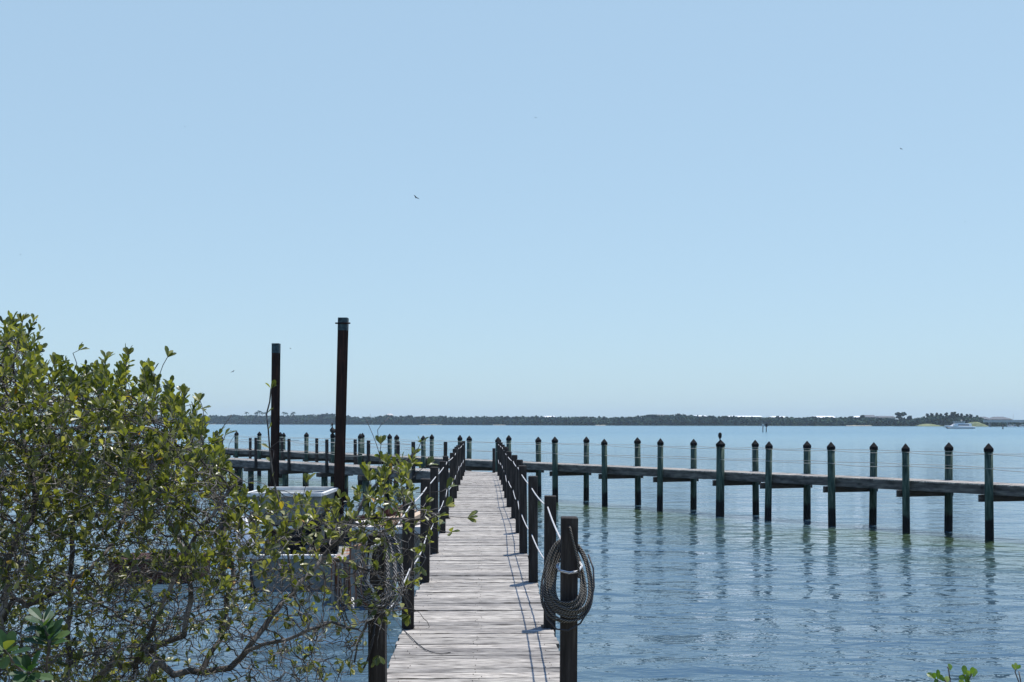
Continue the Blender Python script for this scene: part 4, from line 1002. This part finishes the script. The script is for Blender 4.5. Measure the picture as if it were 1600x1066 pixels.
def leaf(b, p, d, up, L, w_, rnd, fold=.25, curl=.15):
    d = d.normalized(); s = d.cross(up)
    s = s.normalized() if s.length > 1e-4 else d.orthogonal().normalized()
    nrm = s.cross(d).normalized()
    def pt(t, k): return p + d * (L * t) + s * (w_ * k) + nrm * (abs(k) * w_ * fold - curl * L * t * t)
    V = [pt(0, 0), pt(.3, -.55), pt(.3, 0), pt(.3, .55), pt(.68, -1), pt(.68, 0), pt(.68, 1), pt(.92, -.6), pt(1.0, 0), pt(.92, .6)]
    b.add(V, [(0, 2, 1), (0, 3, 2), (1, 2, 5, 4), (2, 3, 6, 5), (4, 5, 8, 7), (5, 6, 9, 8)], rnd, False)
lb_ = MB(); nleaf = 0
for i in range(NN):
    if tipsn[i] > 4.5 and not (i in fixed_r and random.random() < .05): continue
    n3 = nodes[i]; x_, y_ = n3[0] / n3[1] * F + 800, HZ + (EYE - n3[2]) / n3[1] * F
    tip = not kids[i]
    dens = .86
    if y_ > 790: dens = .66 if x_ < 300 else .5
    if y_ > 900: dens = .6 if x_ < 260 else .4
    if 380 < x_ < 500 and 772 < y_ < 836: dens = .6
    if x_ > 400 and y_ < 830: dens = 1.0
    pr2 = verts[par[i]] if par[i] >= 0 else verts[i] - Vector((0, 0, .1)); td = (verts[i] - pr2).normalized()
    if tip: cnt = random.choice((3, 4, 5, 6)) if random.random() < dens * .95 else 0
    else: cnt = 1 if random.random() < .5 * dens else 0
    if tip and cnt and y_ < 800: td = (td + Vector((.1, 0, .7))).normalized()
    for k in range(cnt):
        a = random.uniform(0, 6.28); u = td.orthogonal().normalized(); v = td.cross(u)
        sp = random.uniform(.35, 1.15) if tip else random.uniform(.7, 1.4)
        d = (td + (u * math.cos(a) + v * math.sin(a)) * sp + Vector((0, 0, random.uniform(0, .45)))).normalized()
        up = (Vector((.15, 0, 1)) + Vector((random.gauss(0, .55), random.gauss(0, .55), random.gauss(0, .3)))).normalized()
        L = random.uniform(.032, .056); z_ = rng.random() ** .9 * .93
        if random.random() < .012: z_ = random.uniform(.95, 1)
        leaf(lb_, verts[i], d, up, L, L * random.uniform(.2, .27), z_, random.uniform(.1, .45), random.uniform(-.05, .3)); nleaf += 1
# individual sprigs that stand out against the sky or the boards
def sprig(b, bb, px_, n, L, o, spread=.8):
    pts = [P(*q) - o for q in px_]; bb.tube(catmull(pts, .03), .0022, 4)
    t = pts[-1]; td = (pts[-1] - pts[-2]).normalized()
    for k in range(n):
        a = k * 2.4; u = td.orthogonal().normalized(); v = td.cross(u)
        d = (td * .8 + (u * math.cos(a) + v * math.sin(a)) * spread * random.uniform(.5, 1.1) + Vector((0, 0, .25))).normalized()
        leaf(b, t - td * random.uniform(0, .02), d, Vector((random.gauss(0, .5), -.5, 1)).normalized(), L * random.uniform(.75, 1.1), L * .24, random.uniform(.1, .85), .25, .1)
tw = br_
# upright leafy shoots along the outline and inside
def shoot(x, y, Y, hgt, L):
    p = P(x, y, Y) - bo; d = Vector((random.gauss(.12, .3), random.gauss(0, .3), 1)).normalized(); q = [p.copy()]; n = max(3, int(hgt / .016))
    for k in range(n):
        d = (d + Vector((random.gauss(0, .12), random.gauss(0, .12), random.gauss(.05, .08)))).normalized(); p = p + d * hgt / n; q.append(p.copy())
    tw.tube(q, [.0021 - .0009 * k / len(q) for k in range(len(q))], 4, 0, False, False); a0 = random.uniform(0, 6)
    for k in range(2 if n > 4 else 1, len(q)):
        u = d.orthogonal().normalized(); v = d.cross(u); last = k == len(q) - 1
        for h in range(2 if not last else 3):
            a = a0 + k * 1.57 + h * (math.pi if not last else 2.1)
            dd = (d * random.uniform(.9, 1.5) + (u * math.cos(a) + v * math.sin(a)) * random.uniform(.6, 1)).normalized()
            if random.random() < .85: leaf(lb_, q[k], dd, (Vector((random.gauss(0, .4), random.gauss(0, .4), .3)) - dd * .2).normalized() + (u * math.cos(a) + v * math.sin(a)) * -.6, L * random.uniform(.7, 1.1), L * random.uniform(.19, .25), rng.random() * .9, .3, random.uniform(-.1, .15))
for _ in range(150):
    x = random.uniform(-60, 345); t = np.interp(x, BX, BY); shoot(x, t + random.uniform(0, 26), random.uniform(4.8, 6.2), random.uniform(.05, .15), .05)
for _ in range(260):
    x = random.uniform(-60, 340); t = np.interp(x, BX, BY); shoot(x, t + random.uniform(20, 260), random.uniform(4.5, 5.3), random.uniform(.05, .14), .048)
for _ in range(70):
    x = random.uniform(345, 640); t = np.interp(x, BX, BY)
    if 392 < x < 500 and t < 785: t += random.choice((-6, 50))
    shoot(x, t + random.uniform(-5, 90), random.uniform(4.9, 5.7), random.uniform(.05, .12), .052)
for px_, n in (([(110, 590, 5.3), (120, 568, 5.3), (114, 552, 5.3), (124, 547, 5.3)], 5), ([(248, 590, 5.3), (255, 570, 5.3), (263, 556, 5.3)], 4), ([(290, 650, 5.3), (288, 625, 5.3), (286, 612, 5.3)], 7), ([(24, 560, 5.3), (30, 525, 5.3), (36, 500, 5.3)], 8), ([(10, 560, 5.3), (14, 530, 5.3), (20, 512, 5.3)], 7),
               ([(45, 570, 5.3), (50, 552, 5.3), (57, 545, 5.3)], 4), ([(75, 600, 5.3), (80, 580, 5.3), (86, 565, 5.3)], 7), ([(190, 590, 5.3), (197, 565, 5.3), (200, 552, 5.3)], 7), ([(160, 600, 5.3), (163, 575, 5.3), (167, 560, 5.3)], 6), ([(314, 680, 5.4), (318, 645, 5.4), (312, 625, 5.4)], 6), ([(640, 715, 5.6), (650, 708, 5.5), (658, 690, 5.4)], 4),
               ([(590, 760, 5.5), (593, 715, 5.5), (596, 690, 5.5)], 6), ([(600, 750, 5.5), (590, 700, 5.5), (572, 655, 5.5)], 0), ([(594, 690, 5.5), (590, 672, 5.5), (608, 652, 5.5)], 0), ([(640, 790, 5.0), (690, 805, 4.9), (725, 809, 4.8), (733, 809, 4.8)], 5), ([(650, 812, 5.0), (690, 830, 4.9), (706, 832, 4.8)], 3), ([(650, 770, 5.0), (690, 768, 4.9), (701, 762, 4.9)], 4), ([(660, 800, 5), (690, 793, 5), (700, 790, 5)], 5),
               ([(620, 780, 5.2), (650, 740, 5.2), (672, 725, 5.2)], 5), ([(560, 800, 5.4), (574, 765, 5.4), (580, 748, 5.4)], 8), ([(470, 800, 5.3), (475, 770, 5.3), (480, 750, 5.3)], 8), ([(620, 905, 5.2), (645, 950, 5.1), (638, 965, 5.1)], 6), ([(600, 960, 5.2), (590, 1000, 5.1), (592, 1028, 5.1)], 6), ([(40, 560, 5.3), (20, 520, 5.3), (22, 505, 5.3)], 5),
               ([(275, 640, 5.3), (300, 632, 5.3), (318, 640, 5.3)], 4), ([(345, 700, 5.3), (352, 680, 5.3), (356, 678, 5.3)], 3), ([(320, 700, 5.3), (345, 672, 5.3), (362, 648, 5.3)], 0), ([(560, 890, 5.3), (530, 885, 5.3), (515, 880, 5.3)], 6)):
    sprig(lb_, tw, px_, n, .058, bo)
br_.build('branches', M['bark'], bush)
lb_.build('foliage', M['leaf'], bush)
print('NODES', NN, 'LEAVES', nleaf)

# glossy big-leaved plant in the corner
def big_plant(name, lb, stems, L, mat='big_leaf', wr=.23, face=False):
    s0 = stems[0][0][0]; base_ = P(*s0); r = empty(name, tuple(base_)); tag(r, lb, 'plant'); o = base_
    f, st = MB(), MB()
    for path, n in stems:
        pts = [P(*q) - o for q in path]; st.tube(catmull(pts, .03), .0045 if L > .07 else .003, 6)
        t = pts[-1]; td = (pts[-1] - pts[-2]).normalized()
        for k in range(n):
            a = k * 2.4 + random.uniform(-.3, .3); u = td.orthogonal().normalized(); v = td.cross(u); lay = k / max(1, n)
            d = (td * (.3 + .9 * lay) + (u * math.cos(a) + v * math.sin(a)) * (1.1 - .5 * lay)).normalized()
            leaf(f, t - td * (L * .5 * (1 - lay)), (d + Vector((0, 0, .6))).normalized() if face else d, Vector((random.gauss(0, .3), -1.4 if face else -.4, .3 if face else 1)).normalized(), L * random.uniform(.8, 1.1), L * wr, random.random() * .94, .2, .12)
    st.build('stem', M['bark'], r); f.build('foliage', M[mat], r); return r
random.seed(33)
big_plant('mangrove_shoot', 'young mangrove with large glossy leaves in the bottom left corner', [([(70, 1510, 3.6), (72, 1080, 3.5), (76, 1020, 3.4), (78, 992, 3.4)], 14), ([(78, 1010, 3.4), (72, 985, 3.4), (66, 968, 3.4)], 7), ([(72, 1080, 3.5), (30, 1045, 3.3), (6, 1015, 3.2)], 11), ([(72, 1080, 3.5), (60, 1065, 3.3), (44, 1050, 3.2)], 11)], .078)
big_plant('mangrove_seedling', 'leafy mangrove seedling tips at the bottom right of the picture', [([(1488, 1400, 5.0), (1485, 1090, 5), (1484, 1060, 5), (1482, 1045, 5), (1480, 1042, 5)], 1), ([(1484, 1075, 5), (1470, 1066, 5), (1460, 1060, 5)], 4), ([(1484, 1072, 5), (1478, 1066, 5), (1476, 1062, 5)], 2), ([(1500, 1400, 5), (1516, 1080, 5), (1513, 1062, 5), (1504, 1054, 5)], 2), ([(1513, 1064, 5), (1518, 1054, 5), (1517, 1052, 5)], 3), ([(1512, 1075, 5), (1508, 1067, 5)], 3)], .05, 'seed_leaf', .29, True)
big_plant('mangrove_seedling', 'thin seedling sprig at the very right bottom edge', [([(1605, 1400, 5), (1592, 1066, 5), (1586, 1050, 5), (1588, 1044, 5)], 4), ([(1600, 1100, 5), (1595, 1066, 5), (1592, 1049, 5)], 0)], .034, 'seed_leaf', .27, True)

# ---------------------------------------------------------------- air
m, n, l, p = new_mat('haze_air'); n.remove(p)
vp = n.new('ShaderNodeVolumePrincipled'); vp.inputs['Color'].default_value = (0.70, 0.87, 1.0, 1); vp.inputs['Density'].default_value = 0.00014; vp.inputs['Anisotropy'].default_value = 0.0
l.new(vp.outputs[0], n['Material Output'].inputs['Volume'])
b = MB(); b.box((0, 2500, 29.5), (10000, 5600, 61)); o = b.build('haze', m); kind(o, 'stuff', 'pale blue sea haze over the whole bay', 'haze')
